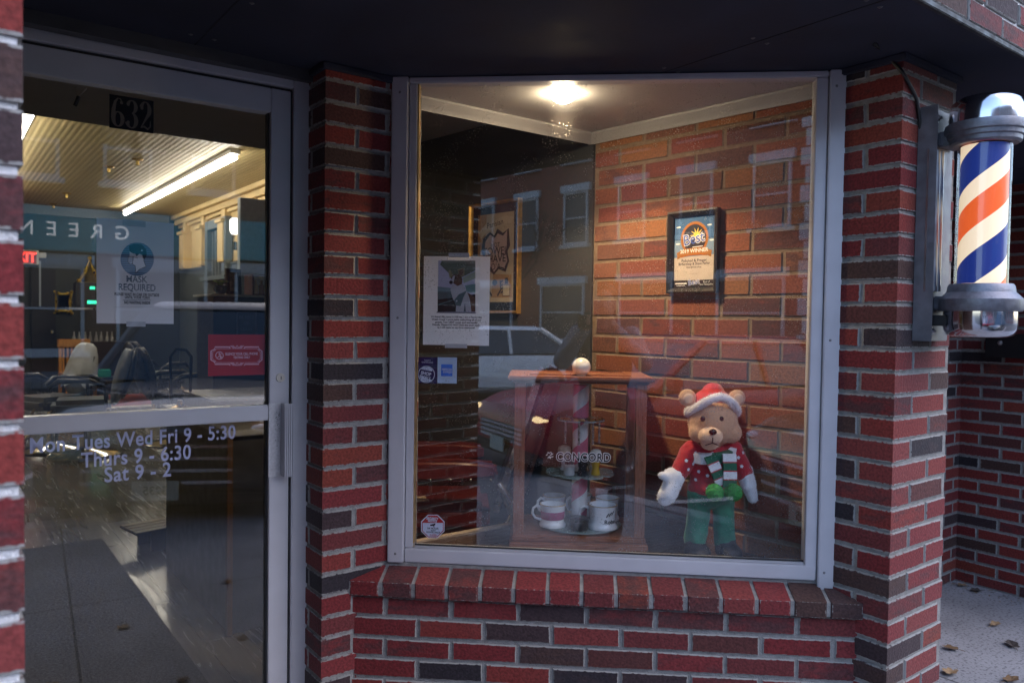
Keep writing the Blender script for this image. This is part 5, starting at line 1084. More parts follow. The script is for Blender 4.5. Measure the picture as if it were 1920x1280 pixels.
m = MB(); m.box(-5.5, -2.16, 1.335, 1.42, 0, DROP - .001); struct('entry_wall', m, DKW)
m = MB(); m.box(-5.6, -5.5, 1.3, 16, 0, RZ); struct('left_inner_wall', m, YEL)
m = MB(); m.box(-5.5, 2.2, BY, BY + .1, 0, RZ); struct('back_inner_wall', m, DKW)
m = MB(); m.box(RX, RX + .1, 3.1, BY, 0, RZ); struct('right_inner_wall', m, YEL)
wz = 2.36
m = MB(); m.box(RX - .03, RX - .001, 3.11, BY - .01, 0, wz); m.box(RX - .055, RX - .001, 3.11, BY - .01, wz + .0005, wz + .045); q = m.build('wainscot', GRYP, None, M=W_.copy(), bevel=.004); tag(q, 'dark grey wainscot along the cream wall of the shop', 'wainscot')
for py_ in (15.2, 13.9, 12.6, 11.3):
    y0 = py_; t = thing('pilaster', 'cream square pilaster on the right shop wall, %s' % {15.2: 'farthest of the row', 13.9: 'second from the back wall', 12.6: 'third from the back wall', 11.3: 'nearest of the row'}[py_], 'pilaster', FA.sub(RX, y0, 0), 'pilasters along the right shop wall')
    m = MB(); m.box(-.16, -.002, -.16, .16, wz + .046, RZ - .42); m.build('shaft', YEL, t, bevel=.006); m = MB(); m.box(-.20, -.002, -.2, .2, RZ - .419, RZ - .36); m.box(-.11, -.002, -.1, .1, RZ - .359, RZ - .15); m.build('capital', YEL, t, bevel=.006)
m = MB()
for a_, b_, c_, d_ in ((.22, 0, .08, .001), (.14, .081, .10, 0), (.07, .182, .06, 0)): m.box(RX - a_, RX - .001, 3.11, BY - .01, RZ - .001 - b_ - c_, RZ - .001 - b_)
tag(m.build('cornice', YEL, None, M=W_.copy(), bevel=.008), 'cream stepped cornice along the top of the right shop wall', 'cornice')
tag(MB().box(-5.4, RX - .25, BY - .08, BY - .001, RZ - .18, RZ - .002).build('cornice', P('grey_cornice', (.16, .16, .17), .6), None, M=W_.copy()), 'dark grey cornice along the back wall of the shop', 'cornice')
# ventilated grey casing and window on the right wall
p0 = FA.pxx(392, 520, RX - .06); p1 = FA.pxx(432, 405, RX - .06); y1, y0 = p0.y, p1.y; z0 = p0.z; z1 = p1.z
t = thing('inner_window', 'grey cased inner window on the cream shop wall', 'window', FA.sub(RX, (y0 + y1) / 2, z0)); hy = abs(y1 - y0) / 2; hz = z1 - z0
m = MB(); m.box(-.14, -.03, -hy, -hy + .16, 0, hz); m.box(-.14, -.03, hy - .16, hy, 0, hz); m.box(-.14, -.03, -hy + .161, hy - .161, hz - .16, hz); m.build('casing', P('blue_grey_trim', (.13, .16, .18), .5), t, bevel=.006)
m = MB(); m.box(-.20, -.03, -hy - .1, hy + .1, -.08, -.001); m.build('sill', MATS['blue_grey_trim'], t, bevel=.006)
m = MB(); m.box(-.06, -.031, -hy + .161, hy - .161, 0, hz - .161); m.build('shutter', P('shutter_grey', (.07, .085, .10), .5), t)
for k in range(5): 
    q = -hy + .2 + k * (2 * hy - .4) / 4.5; m = MB(); m.box(-.075, -.0605, q, q + .05, .02, hz - .18); m.build('shutter_slat', MATS['blue_grey_trim'], t)
m = MB(); m.box(-.14, -.002, -.55, .55, -.9, 0)
# near grey partition panel and white lamp behind it
c = FA.py(472, 440, 6.2); e0 = FA.py(450, 440, 6.2).x
m = MB(); m.box(e0, e0 + 1.2, 6.2, 6.28, 0, FA.py(470, 372, 6.2).z); tag(m.build('partition', P('grey_partition', (.46, .50, .52), .5, noise=.1), None, M=W_.copy(), bevel=.006), 'pale grey partition panel beside the inner window', 'partition')
c = FA.py(441, 425, 7.0); t = thing('wall_lamp', 'glowing white wall lamp beside the grey partition', 'lamp', FA.sub(c.x, 7.0, c.z)); m = MB(); m.lathe([(0, -.15), (.07, -.14), (.10, -.08), (.10, .12), (.06, .16), (0, .16)], n=24, M=Matrix.Scale(.55, 4)); m.build('lamp_shade', EM('soft_lamp', (1, .93, .80), .7), t, smooth=50); m = MB(); m.cyl((0, 0, -.16), (0, 0, -.24), .02); m.build('stem', CHROME, t)
# lights
TUBE = EM('tube_glow', (1, .93, .80), 7.0)
def tubelight(x, y0, y1, label):
    t = thing('fluorescent_light', label, 'ceiling light', FA.sub(x, (y0 + y1) / 2, RZ - .10), 'fluorescent lights on the tin ceiling'); h = (y1 - y0) / 2
    m = MB(); m.box(-.06, .06, -h, h, .045, .099); m.build('housing', P('white_enamel', (.75, .74, .70), .4), t, bevel=.006)
    m = MB(); m.cyl((0, -h + .02, 0), (0, h - .02, 0), .030, n=14); m.build('tube', TUBE, t, smooth=50)
tubelight(.72, 8.45, 15.2, 'long lit fluorescent light on the right half of the tin ceiling')
tubelight(-1.46, 5.4, 14.0, 'lit fluorescent light at the upper left, cut off by the brick pillar')
for k, (px_, py_) in enumerate(((125, 362), (204, 312), (258, 298), (100, 382), (75, 398))):
    c = FA.pz(px_, py_, RZ); t = thing('sprinkler_head', 'small brass sprinkler on the tin ceiling, %s' % ('left of the long tube', 'midway to the front', 'nearest the front', 'second from the back', 'farthest back')[k], 'sprinkler', FA.sub(c.x, c.y, RZ), 'ceiling sprinklers')
    m = MB(); m.lathe([(.07, -.002), (.06, -.02), (.02, -.03), (.02, -.08), (.05, -.085), (0, -.09)], n=14); m.build('sprinkler_body', P('brass', (.5, .34, .10), .3, .9), t, smooth=40)
# exit sign
c = FA.py(48, 482, BY - .1); t = thing('exit_sign', 'lit red EXIT sign on the dark back wall', 'exit sign', FA.sub(c.x - .03, BY - .1, c.z))
m = MB(); m.box(-.24, .24, -.02, .09, -.13, .13); m.build('housing', P('sign_white', (.6, .6, .58), .5), t, bevel=.008)
m = MB(); m.text('EXIT', -.01, -.085, .25, -.024, bold=.03, sx=.8); m.build('lettering', EM('exit_red', (1, .05, .03), .8), t)
m = MB(); m.box(-.22, .20, -.0225, -.0205, -.115, .115); m.build('lens', P('pink_lens', (.5, .08, .07), .4), t)
m = MB(); m.box(.245, .36, -.02, .06, .0, .10); m.build('spare_lamp', MATS['sign_white'], t, bevel=.01)
# back wall: door, mirrors, notice
c0_ = FA.py(58, 560, BY - .06); c1_ = FA.py(104, 505, BY - .06)
t = thing('back_door', 'black door in the dark back wall under the exit sign', 'door', FA.sub(c0_.x, BY - .05, 0)); w_ = c1_.x - c0_.x
m = MB(); m.box(0, w_, -.03, .03, 0, c1_.z); m.build('door_leaf', P('black_door', (.012, .013, .02), .45), t, bevel=.01); m = MB(); m.box(w_ * .32, w_ * .40, -.036, -.031, 1.6, 2.45); m.build('glazed_slit', K(150, 160, 170), t); m = MB(); m.lathe([(0, 0), (.04, .0), (.04, .05), (0, .06)], (w_ * .85, -.09, 1.1), 14); m.build('handle', CHROME, t)
c = FA.py(94, 580, BY - .02); m = MB(); m.box(c.x - .08, c.x + .08, BY - .03, BY - .012, c.z - .27, c.z + .27); tag(m.build('wall_plate', K(150, 154, 160), None, M=W_.copy()), 'pale grey plate on the back wall right of the black door', 'plate')
def gilt_mirror(px_, py_, w, h, label, diamond=False):
    c = FA.py(px_, py_, BY - .04); t = thing('gilt_mirror', label, 'mirror', FA.sub(c.x, BY - .03, c.z)); m = MB(); g_ = MB()
    if diamond: pl = [(0, -h), (w * .4, -h * .45), (w, 0), (w * .4, h * .45), (0, h), (-w * .4, h * .45), (-w, 0), (-w * .4, -h * .45)]
    else: pl = [(-w, -h), (-w * .5, -h * .85), (w * .5, -h * .85), (w, -h), (w * .85, 0), (w, h), (w * .5, h * .85), (-w * .5, h * .85), (-w, h), (-w * .85, 0)]
    n = len(pl); m.prism([(x * .72, z * .72) for x, z in pl], -.012, -.004); m.build('glass', P('mirror_glass', (.6, .64, .64), .06, 1.0), t)
    g_.tube([Vector((x * .86, -.02, z * .86)) for x, z in pl + pl[:1]], w * .16, 8)
    for x, z in pl: g_.ball((x * .92, -.025, z * .92), w * .2, 8, 6)
    g_.build('frame', P('gilt', (.50, .34, .06), .35, .8, noise=.4, nscale=12), t, smooth=50)
gilt_mirror(118, 567, .16, .22, 'small square gilt mirror on the dark back wall'); gilt_mirror(168, 527, .20, .48, 'diamond shaped gilt mirror half hidden by the mask notice', True)
c = FA.py(119, 567, BY - .1)
t = thing('stereo', 'black stereo with green display lights on a shelf by the back wall', 'stereo', FA.sub(FA.py(166, 572, 14.6).x, 14.6, FA.py(166, 580, 14.6).z))
m = MB(); m.box(-.22, .35, -.15, .15, .03, .48); m.build('case', MATS['black_plastic'], t, bevel=.01); EM('green_led', (.05, .9, .45), .5); MB().box(-.04, .26, -.156, -.151, .10, .16).build('display', MATS['green_led'], t); MB().box(.0, .08, -.156, -.151, .36, .41).build('display', MATS['green_led'], t)
m = MB(); m.box(-.34, .5, -.2, .2, 0, .028); m.build('shelf', K(140, 140, 140), t)
t = thing('sideboard', 'black sideboard with glassware by the back wall', 'sideboard', FA.sub(FA.py(178, 620, 14.8).x, 14.9, 0)); zs = FA.py(178, 640, 14.8).z
m = MB(); m.box(-.5, .5, -.2, .25, 0, zs); m.build('carcass', P('black_wood', (.013, .012, .013), .35), t, bevel=.01)
for k in range(8): g_ = FA; m = MB(); xx = -.33 + .09 * k; m.lathe([(.03, zs), (.035, zs + .02), (.03, zs + .05), (.012, zs + .13 + .02 * (k % 3)), (.012, zs + .18)], (xx, -.05 + .06 * (k % 2), 0), 12); q = m.build('bottle', P('clear_bottle', (.35, .36, .36), .1), None, M=t.matrix_world.copy(), smooth=50); tag(q, 'clear bottle in the row of glassware on the black sideboard', 'bottle', 'bottles on the sideboard')
# gilt and clutter give way to seats
def wood_chair(fr, label):
    t = thing('wooden_chair', label, 'chair', fr); WD = P('honey_oak', (.45, .21, .06), .4, noise=.25, nscale=14, aniso=(6, 6, 1))
    m = MB(); m.box(-.24, .24, -.22, .24, .44, .48); m.build('seat', WD, t, bevel=.01)
    for x in (-.21, .21):
        m = MB(); m.box(x - .02, x + .02, -.21, -.17, 0, .439); m.build('leg', WD, t); m = MB(); m.box(x - .022, x + .022, .20, .24, 0, .98); m.build('leg', WD, t)
    m = MB(); m.box(-.25, .25, .195, .245, .90, 1.04); m.build('top_rail', WD, t, bevel=.01)
    for k in range(6): m = MB(); q = -.16 + .064 * k; m.box(q - .014, q + .014, .21, .23, .481, .899); m.build('back_slat', WD, t)
p = at_z(146, 742, 0); 
wc = FA.py(146, 700, 13.6); wood_chair(FA.sub(wc.x, 13.6, 0, 8), 'honey coloured wooden slat back chair near the back of the shop')
rg = FA.py(268, 742, 13.0); m = MB(); m.box(rg.x - .9, rg.x + 1.3, 12.4, 14.4, .0045, .012); q = m.build('rug', P('red_rug', (.20, .04, .035), .95, noise=.5, nscale=10, bump=.5), None, M=W_.copy()); tag(q, 'dark red rug with a pale fringe on the shop floor', 'rug')
m = MB(); m.box(rg.x - .9, rg.x + 1.3, 12.18, 12.399, .0045, .011); m.build('fringe', P('rug_fringe', (.48, .44, .40), .95, noise=.6, nscale=40, bump=.6), q)
t = thing('low_table', 'low black table with magazines standing on the rug', 'table', FA.sub(FA.py(250, 718, 13.2).x, 13.3, 0)); m = MB(); m.box(-.75, .75, -.25, .25, .38, .42); m.build('table_top', MATS['black_wood'], t, bevel=.006)
for x in (-.7, .7):
    for y in (-.2, .2): m = MB(); m.box(x - .02, x + .02, y - .02, y + .02, .013, .379); m.build('leg', MATS['black_wood'], t)
for k, (x, cl, lb) in enumerate(((-.1, (150, 30, 34), 'red magazine on the low black table'), (.3, (180, 184, 170), 'pale magazine on the low black table'), (-.5, (40, 130, 120), 'teal box on the low black table'))):
    m = MB(); m.box(-.16, .16, -.1, .1, 0, .07 if k < 2 else .12); tag(m.build('magazine' if k < 2 else 'teal_box', K(*cl), None, M=placed(FA.sub(0, 0, 0), *(t.matrix_world.translation * 0)) if False else t.matrix_world @ Matrix.Translation((x, 0, .421)), bevel=.004), lb, 'magazine' if k < 2 else 'box')
# modern barber chairs
def barber(fr, col, label, group='barber chairs in the shop', towel=False):
    t = thing('barber_chair', label, 'barber chair', fr, group)
    m = MB(); m.lathe([(0, .004), (.34, .004), (.345, .02), (.30, .045), (.10, .07), (.055, .10), (.05, .40), (.14, .44), (0, .44)], n=40); m.build('pedestal', CHROME, t, smooth=40)
    m = MB(); m.box(-.26, .26, -.30, .24, .46, .60); m.build('seat', col, t, bevel=.05, seg=4)
    M_ = Matrix.Translation((0, .24, .60)) @ Matrix.Rotation(rad(-14), 4, 'X')
    m = MB(); m.ball((0, .04, .25), (.20, .075, .33), 28, 18, None); m.v = [M_ @ Vector((max(-.18, min(.18, v.x)), v.y, min(v.z, .53))) for v in m.v]; m.build('backrest', col, t, smooth=60)
    m = MB(); m.ball((0, .10, .27), (.16, .05, .27), 24, 14, None); m.v = [M_ @ v for v in m.v]; m.build('back_shell', P('dark_arm', (.03, .03, .032), .3, .2), t, smooth=60)
    for s_ in (-1, 1):
        m = MB(); m.tube([(s_ * .29, .20, .52), (s_ * .30, .18, .74), (s_ * .31, .05, .80), (s_ * .31, -.22, .80), (s_ * .30, -.30, .74)], [.016, .018, .028, .030, .02], 10); m.build('armrest', P('dark_arm', (.03, .03, .032), .3, .2), t, smooth=60)
    m = MB(); m.box(-.20, .20, -.62, -.50, .16, .185); m.tube([(-.15, -.30, .48), (-.15, -.56, .17)], .014); m.tube([(.15, -.30, .48), (.15, -.56, .17)], .014); m.build('footrest', CHROME, t, bevel=.004)
    return t, M_
GRV = P('grey_vinyl', (.17, .19, .22), .35, noise=.15, nscale=12, coat=.2)
cA = FA.py(98, 700, 8.4); tA, MA = barber(FA.sub(cA.x, 8.4, 0, -60), GRV, 'grey barber chair with a white towel over its back')
m = MB(); prev = None
for z_, w_, d_ in ((.575, .015, .02), (.57, .07, .05), (.53, .12, .085), (.44, .165, .105), (.30, .20, .115), (.16, .225, .125), (.10, .235, .128)):
    a = m.ring([MA @ Vector((w_ * math.cos(2 * PI * i / 36) * (1 + .05 * math.sin(i * 2.1) * (.6 - z_) * 2), .04 + d_ * math.sin(2 * PI * i / 36) * (1 + .12 * math.sin(i * 1.7) * (.6 - z_) * 2), z_ + (.05 * math.sin(i * .9) if z_ < .12 else 0))) for i in range(36)])
    if prev: m.bridge(prev, a)
    prev = a
tw = m.build('draped_towel', P('white_cloth', (.50, .53, .58), .9, noise=.15, nscale=10, bump=.8, bscale=22), None, M=tA.matrix_world.copy(), smooth=70); tag(tw, 'white towel draped over the back of the grey barber chair', 'towel')
cB = FA.py(160, 720, 7.9); barber(FA.sub(cB.x, 7.9, 0, -100), GRV, 'grey barber chair turned side on with its backrest to the right')
cC = FA.py(330, 700, 8.2); barber(FA.sub(cC.x, 8.2, 0, 100), P('black_vinyl', (.014, .014, .016), .3, noise=.2, coat=.2), 'black barber chair behind the reception counter')
cD = FA.py(292, 690, 10.4); barber(FA.sub(cD.x, 10.4, 0, 120), MATS['black_vinyl'], 'farther black barber chair at the right side of the shop')
# entrance mat
p_r = FA.pz(390, 1278, .006); m = MB(); m.box(-2.75, p_r.x, 1.42, 4.47, .0045, .011); q = m.build('door_mat', P('black_mat', (.009, .009, .010), .95, noise=.35, nscale=90, bump=.7, bscale=160), None, M=W_.copy(), bevel=.003); tag(q, 'black carpet mat on the plank floor inside the door', 'mat')
# reception counter
n0 = FA.pz(438, 1190, .004); f0 = FA.pz(298, 1062, .004); cx_ = (n0.x + f0.x) / 2; CT = .95
t = thing('reception_counter', 'dark reception counter with an oak corner trim inside the door', 'counter', FA.sub(cx_, n0.y, 0)); ln_ = f0.y - n0.y; DKC = P('counter_dark', (.030, .032, .036), .35, noise=.2, nscale=14)
m = MB(); m.box(.012, .62, .012, ln_, .005, CT - .03); m.build('carcass', DKC, t, bevel=.003)
m = MB(); m.box(-.006, .020, -.006, .020, .005, CT - .031); m.build('corner_trim', P('oak_trim', (.085, .045, .018), .45, noise=.3, nscale=20, aniso=(6, 6, .6)), t, bevel=.003)
m = MB(); m.box(-.02, .64, -.02, ln_ + .02, CT - .029, CT); m.build('worktop', P('grey_laminate', (.34, .36, .38), .25, noise=.1), t, bevel=.005)
# wooden footstool at the counter end
f = FA.pz(290, 1032, .004); t = thing('footstool', 'low slatted wooden footstool at the end of the counter', 'footstool', FA.sub(f.x - .02, f.y + .1, .0045, 10)); OK_ = MATS['oak_trim']
for k in range(4): m = MB(); m.box(-.12, .16, -.13 + .068 * k, -.07 + .068 * k, .12, .138); m.build('slat', OK_, t, bevel=.003)
for y in (-.10, .10): m = MB(); m.box(-.02, .10, y - .012, y + .012, .0, .119); m.build('leg', OK_, t)
# things on the counter
c = FA.py(350, 748, n0.y + .62); t = thing('desk_lamp', 'small brass and black desk lamp on the counter', 'lamp', FA.sub(c.x, n0.y + .75, CT + .001)); m = MB(); m.lathe([(0, 0), (.085, 0), (.085, .012), (.05, .03), (.02, .045), (.012, .07), (0, .07)], n=28); m.build('base', P('brass_dark', (.30, .20, .09), .3, .9, noise=.3), t, smooth=40)
m = MB(); m.tube([(-.045, 0, .05), (-.05, 0, .30), (-.02, 0, .34), (.03, 0, .335), (.055, 0, .30), (.05, 0, .05)], .008, 8); m.build('stem', P('black_gloss', (.012, .012, .013), .15), t, smooth=60)
a = FA.py(378, 740, n0.y + .5); 
t = thing('counter_cabinet', 'low black cabinet with an oak drawer on the counter', 'cabinet', FA.sub(a.x, n0.y + .30, CT + .001)); m = MB(); m.box(0, .62, 0, .55, 0, .10); m.build('carcass', MATS['black_wood'], t, bevel=.004); m = MB(); m.box(.18, .60, -.008, -.0005, .012, .075); m.build('drawer', MATS['honey_oak'], t, bevel=.002)
m = MB(); m.box(-.008, .63, -.01, .56, .1005, .112); m.build('top', MATS['grey_laminate'], t, bevel=.002)
# tall retail cabinet with shelf, framed picture, potted plant, sign
YC = 4.9
a = FA.py(400, 552, YC); b = FA.py(520, 552, YC); zt = a.z
t = thing('retail_cabinet', 'tall black retail cabinet at the right inside the shop', 'cabinet', FA.sub(a.x, YC, 0)); cw_ = b.x - a.x
m = MB(); m.box(0, cw_, 0, .45, .005, zt - .012); m.build('carcass', MATS['black_wood'], t, bevel=.004)
m = MB(); m.box(-.03, cw_, -.05, .46, zt - .011, zt + .004); m.build('shelf', P('white_shelf', (.55, .54, .52), .4), t, bevel=.003)
c = FA.py(422, 553, YC); t = thing('potted_plant', 'small green succulent in a teal pot on the black cabinet', 'plant', FA.sub(c.x, YC + .12, zt + .005)); rp = abs(FA.py(434, 553, YC).x - c.x)
m = MB(); m.lathe([(rp * .6, 0), (rp * .95, rp * .4), (rp * 1.05, rp * .9), (rp * .85, rp * 1.45), (rp * .7, rp * 1.5), (0, rp * 1.45)], n=28); m.build('pot', P('teal_glaze', (.015, .06, .10), .15), t, smooth=50)
for k in range(7):
    an = k * 2 * PI / 7; m = MB(); d = Vector((math.cos(an), math.sin(an), 0)); sd = Vector((-d.y, d.x, 0)); b0 = Vector((0, 0, rp * 1.45))
    pts = [(0, .0, .25), (.5, .55, .45), (1.0, .75, .40), (1.35, .55, .05)]
    for (r0, h0, w0), (r1, h1, w1) in zip(pts, pts[1:]): m.quad(b0 + d * r0 * rp + sd * w0 * rp + Vector((0, 0, h0 * rp)), b0 + d * r0 * rp - sd * w0 * rp + Vector((0, 0, h0 * rp)), b0 + d * r1 * rp - sd * w1 * rp + Vector((0, 0, h1 * rp)), b0 + d * r1 * rp + sd * w1 * rp + Vector((0, 0, h1 * rp)))
    m.build('leaf', P('succulent', (.22, .38, .05), .4, noise=.2), t, smooth=60)
c0_ = FA.py(432, 552, YC); c1_ = FA.py(466, 503, YC); t = thing('framed_picture', 'dark framed picture leaning on top of the black cabinet', 'framed picture', FA.sub((c0_.x + c1_.x) / 2, YC + .14, zt + .005)); w_ = (c1_.x - c0_.x) / 2 * .9; h_ = (c1_.z - c0_.z)
M_ = Matrix.Rotation(rad(-8), 4, 'X') @ Matrix.Rotation(rad(12), 4, 'Z')
m = MB()
for q in ((-w_, -w_ + .025, 0, h_), (w_ - .025, w_, 0, h_), (-w_ + .0251, w_ - .0251, 0, .028), (-w_ + .0251, w_ - .0251, h_ - .025, h_)): m.box(q[0], q[1], -.015, .015, q[2], q[3], M_)
m.build('frame', P('dark_walnut', (.03, .017, .012), .35), t, bevel=.003); m = MB(); m.box(-w_ + .026, w_ - .026, .0, .006, .029, h_ - .026, M_); m.build('print', P('old_print', (.32, .26, .17), .5, noise=.6, nscale=22), t)
a = FA.py(446, 582, YC - .06); b = FA.py(484, 640, YC - .06); t = thing('wall_sign', 'dark be nice or leave sign with a pale border behind the red sticker', 'sign', FA.sub((a.x + b.x) / 2, YC - .004, b.z)); w_ = (b.x - a.x) / 2; h_ = a.z - b.z
m = MB(); m.box(-w_, w_, -.02, 0, 0, h_); m.build('board', P('slate_board', (.02, .022, .035), .5), t, bevel=.003)
m = MB(); m.stroke([(-w_ * .94, .01), (w_ * .94, .01), (w_ * .94, h_ - .01), (-w_ * .94, h_ - .01)], .012, -.0206, True); m.build('border', K(120, 112, 120), t)
m = MB()
for i, (tx, q) in enumerate((('BE NICE', .78), ('OR', .58), ('LEAVE', .38))): m.text(tx, 0, h_ * q - .01, h_ * .14, -.0207, bold=.01)
m.text('- thank you', 0, h_ * .22, h_ * .09, -.0207); m.build('lettering', K(110, 110, 118), t)
c = FA.py(478, 530, YC + .1); t = thing('bottle_rack', 'dark wooden rack with bottles at the right edge of the door glass', 'rack', FA.sub(c.x, YC + .1, zt + .006)); hr = FA.py(478, 515, YC + .1).z - zt
m = MB(); m.box(-.02, .4, 0, .2, 0, .012); m.box(-.02, .4, 0, .2, hr - .012, hr); m.box(-.02, -.005, 0, .2, .0125, hr - .0125); m.build('rack_body', P('mahogany', (.10, .03, .02), .4, noise=.3), t, bevel=.002)
for k in range(5): m = MB(); m.lathe([(0, 0), (.022, 0), (.022, .07), (.01, .085), (.01, .11), (0, .11)], (.03 + .05 * k, .08, .0125 if k < 3 else hr + .0005), 14); q = m.build('bottle', P('amber_bottle' if k % 2 else 'cream_bottle', (.25, .12, .03) if k % 2 else (.6, .52, .36), .2), None, M=t.matrix_world.copy(), smooth=50); tag(q, ('amber' if k % 2 else 'cream') + ' grooming bottle in the dark wooden rack', 'bottle', 'bottles in the rack')
# ------------------------------------------------------------------ the street behind the camera (seen in the glass)
def car(name, label, fr, paint, Ln=4.5, Wd=1.80, Ht=1.46, suv=False, plate=None, lit=False):
    """fr: origin under the middle of the car, nose towards local -y"""
    t = thing(name, label, 'car', fr, 'cars parked along the street'); h = Ln / 2; z0 = .22; belt = .92 if not suv else 1.04; hood = belt - .04
    def sect(y, w, zb, zt, cut=.10): return [Vector((-w, y, zb + .05)), Vector((-w * .96, y, zb)), Vector((w * .96, y, zb)), Vector((w, y, zb + .05)), Vector((w, y, zt - cut * 1.6)), Vector((w * .93, y, zt - cut * .4)), Vector((w * .75, y, zt)), Vector((0, y, zt + .02)), Vector((-w * .75, y, zt)), Vector((-w * .93, y, zt - cut * .4)), Vector((-w, y, zt - cut * 1.6))]
    W2 = Wd / 2; m = MB(); prev = None
    for y, w, zb, zt in ((-h, W2 * .80, .30, hood - .26), (-h + .06, W2 * .90, .24, hood - .16), (-h + .30, W2 * .97, .22, hood - .07), (-h + .9, W2, .22, hood), (-h + 1.35, W2, .22, belt), (h - 1.1, W2, .22, belt + .02), (h - .35, W2 * .98, .24, belt), (h - .08, W2 * .92, .28, belt - .06), (h, W2 * .84, .34, belt - .14)):
        a = m.ring(sect(y, w, zb, zt)); 
        if prev: m.bridge(prev, a)
        else: m._f(a[::-1])
        prev = a
    m._f(prev); m.build('body', paint, t, smooth=35)
    GL = P('car_glass', (.05, .09, .13), .03, noise=.02, spec=.3, coat=.0)
    yb = (-h + 1.25, -h + 2.05, h - (1.0 if not suv else .7), h - (.25 if not suv else .15)); m = MB(); wt = W2 * .70; wb = W2 * .94
    b = m.ring([(-wb, yb[0], belt), (wb, yb[0], belt), (wb, yb[3], belt + .02), (-wb, yb[3], belt + .02)]); u = m.ring([(-wt, yb[1], Ht - .05), (wt, yb[1], Ht - .05), (wt, yb[2], Ht - .05), (-wt, yb[2], Ht - .05)]); m.bridge(b, u); m._f(u); m.build('windows', GL, t)
    m = MB(); r0 = m.ring([(-wt - .03, yb[1] - .05, Ht - .075), (wt + .03, yb[1] - .05, Ht - .075), (wt + .03, yb[2] + .06, Ht - .075), (-wt - .03, yb[2] + .06, Ht - .075)]); r1 = m.ring([(-wt * .9, yb[1] + .05, Ht), (wt * .9, yb[1] + .05, Ht), (wt * .9, yb[2] - .05, Ht), (-wt * .9, yb[2] - .05, Ht)]); m.bridge(r0, r1); m._f(r1)
    for s_ in (-1, 1):
        m.tube([(s_ * wb, yb[0], belt), (s_ * (wt + .01), yb[1], Ht - .05)], .045, 6); m.tube([(s_ * wb, yb[3], belt), (s_ * (wt + .01), yb[2], Ht - .05)], .06, 6); m.tube([(s_ * wb * .995, (yb[1] + yb[2]) / 2, belt), (s_ * (wt + .01), (yb[1] + yb[2]) / 2, Ht - .05)], .04, 6)
    m.build('roof', paint, t, smooth=40)
    m = MB(); m.box(-W2 * .55, W2 * .55, -h - .012, -h + .03, .36, hood - .30); g = m.build('grille', P('black_grille', (.012, .012, .013), .3, noise=.2), t, bevel=.02)
    P('car_chrome', (.7, .7, .72), .1, 1.0)
    for k in range(4): z = .40 + (hood - .74) * k / 3; MB().box(-W2 * .54, W2 * .54, -h - .022, -h - .0125, z - .012, z + .012).build('grille_bar', MATS['car_chrome'], g)
    m = MB(); m.box(-W2 * .88, W2 * .88, -h - .045, -h + .1, .24, .35); m.build('bumper', P('bumper_black', (.02, .02, .022), .45), t, bevel=.03)
    for s_ in (-1, 1):
        m = MB(); m.ball((s_ * W2 * .74, -h + .10, hood - .22), (.12, .09, .04), 18, 10); m.build('headlight', EM('lit_headlight', (1, .72, .38), 1.6) if lit else P('headlight_glass', (.75, .78, .80), .06, .2, spec=1.0, coat=1), t, smooth=60)
        m = MB(); m.box(s_ * W2 - .02 * s_, s_ * (W2 + .17), yb[0] + .10, yb[0] + .22, belt + .02, belt + .15); m.build('door_mirror', paint, t, bevel=.03)
    for s_ in (-1, 1):
        for y in (-h + .85, h - .85):
            m = MB(); m.cyl((s_ * (W2 - .20), y, .33), (s_ * (W2 + .005), y, .33), .33, n=28); w_ = m.build('tyre', P('tyre_rubber', (.016, .016, .017), .8), t, smooth=40)
            m = MB(); m.cyl((s_ * (W2 - .02), y, .33), (s_ * (W2 + .012), y, .33), .21, n=10); m.build('rim', MATS['car_chrome'], w_)
    m = MB(); m.box(-.16, .16, -h - .062, -h - .0455, .28, .42); pl = m.build('licence_plate', K(196, 204, 196), t, bevel=.004)
    if plate: m = MB(); m.text(plate, 0, .325, .085, -h - .0635, bold=.02); m.build('lettering', K(40, 70, 60), pl)
    return t
CPB = P('black_car_paint', (.012, .013, .018), .12, noise=.03, coat=1.0); CPR = P('red_car_paint', (.42, .014, .03), .3, noise=.03, coat=.15); CPW = P('white_car_paint', (.85, .86, .88), .2, noise=.03, coat=1.0)
# noses point to the kerb and up the street
def parked(x, y, deg): return FA.sub(x, y, -.135, deg)
car('suv_car', 'black suv parked at the kerb opposite the glass door', parked(-.29, -4.38, 204), CPB, 4.7, 1.92, 1.74, True, '3235')
car('red_car', 'red car with lit headlights standing nose to the kerb', parked(-4.15, -4.8, 196), CPR, 4.5, 1.82, 1.46, lit=True)
car('white_car', 'white car parked beyond the red car', parked(-11.3, -7.6, 204), CPW, 4.4, 1.80, 1.48)
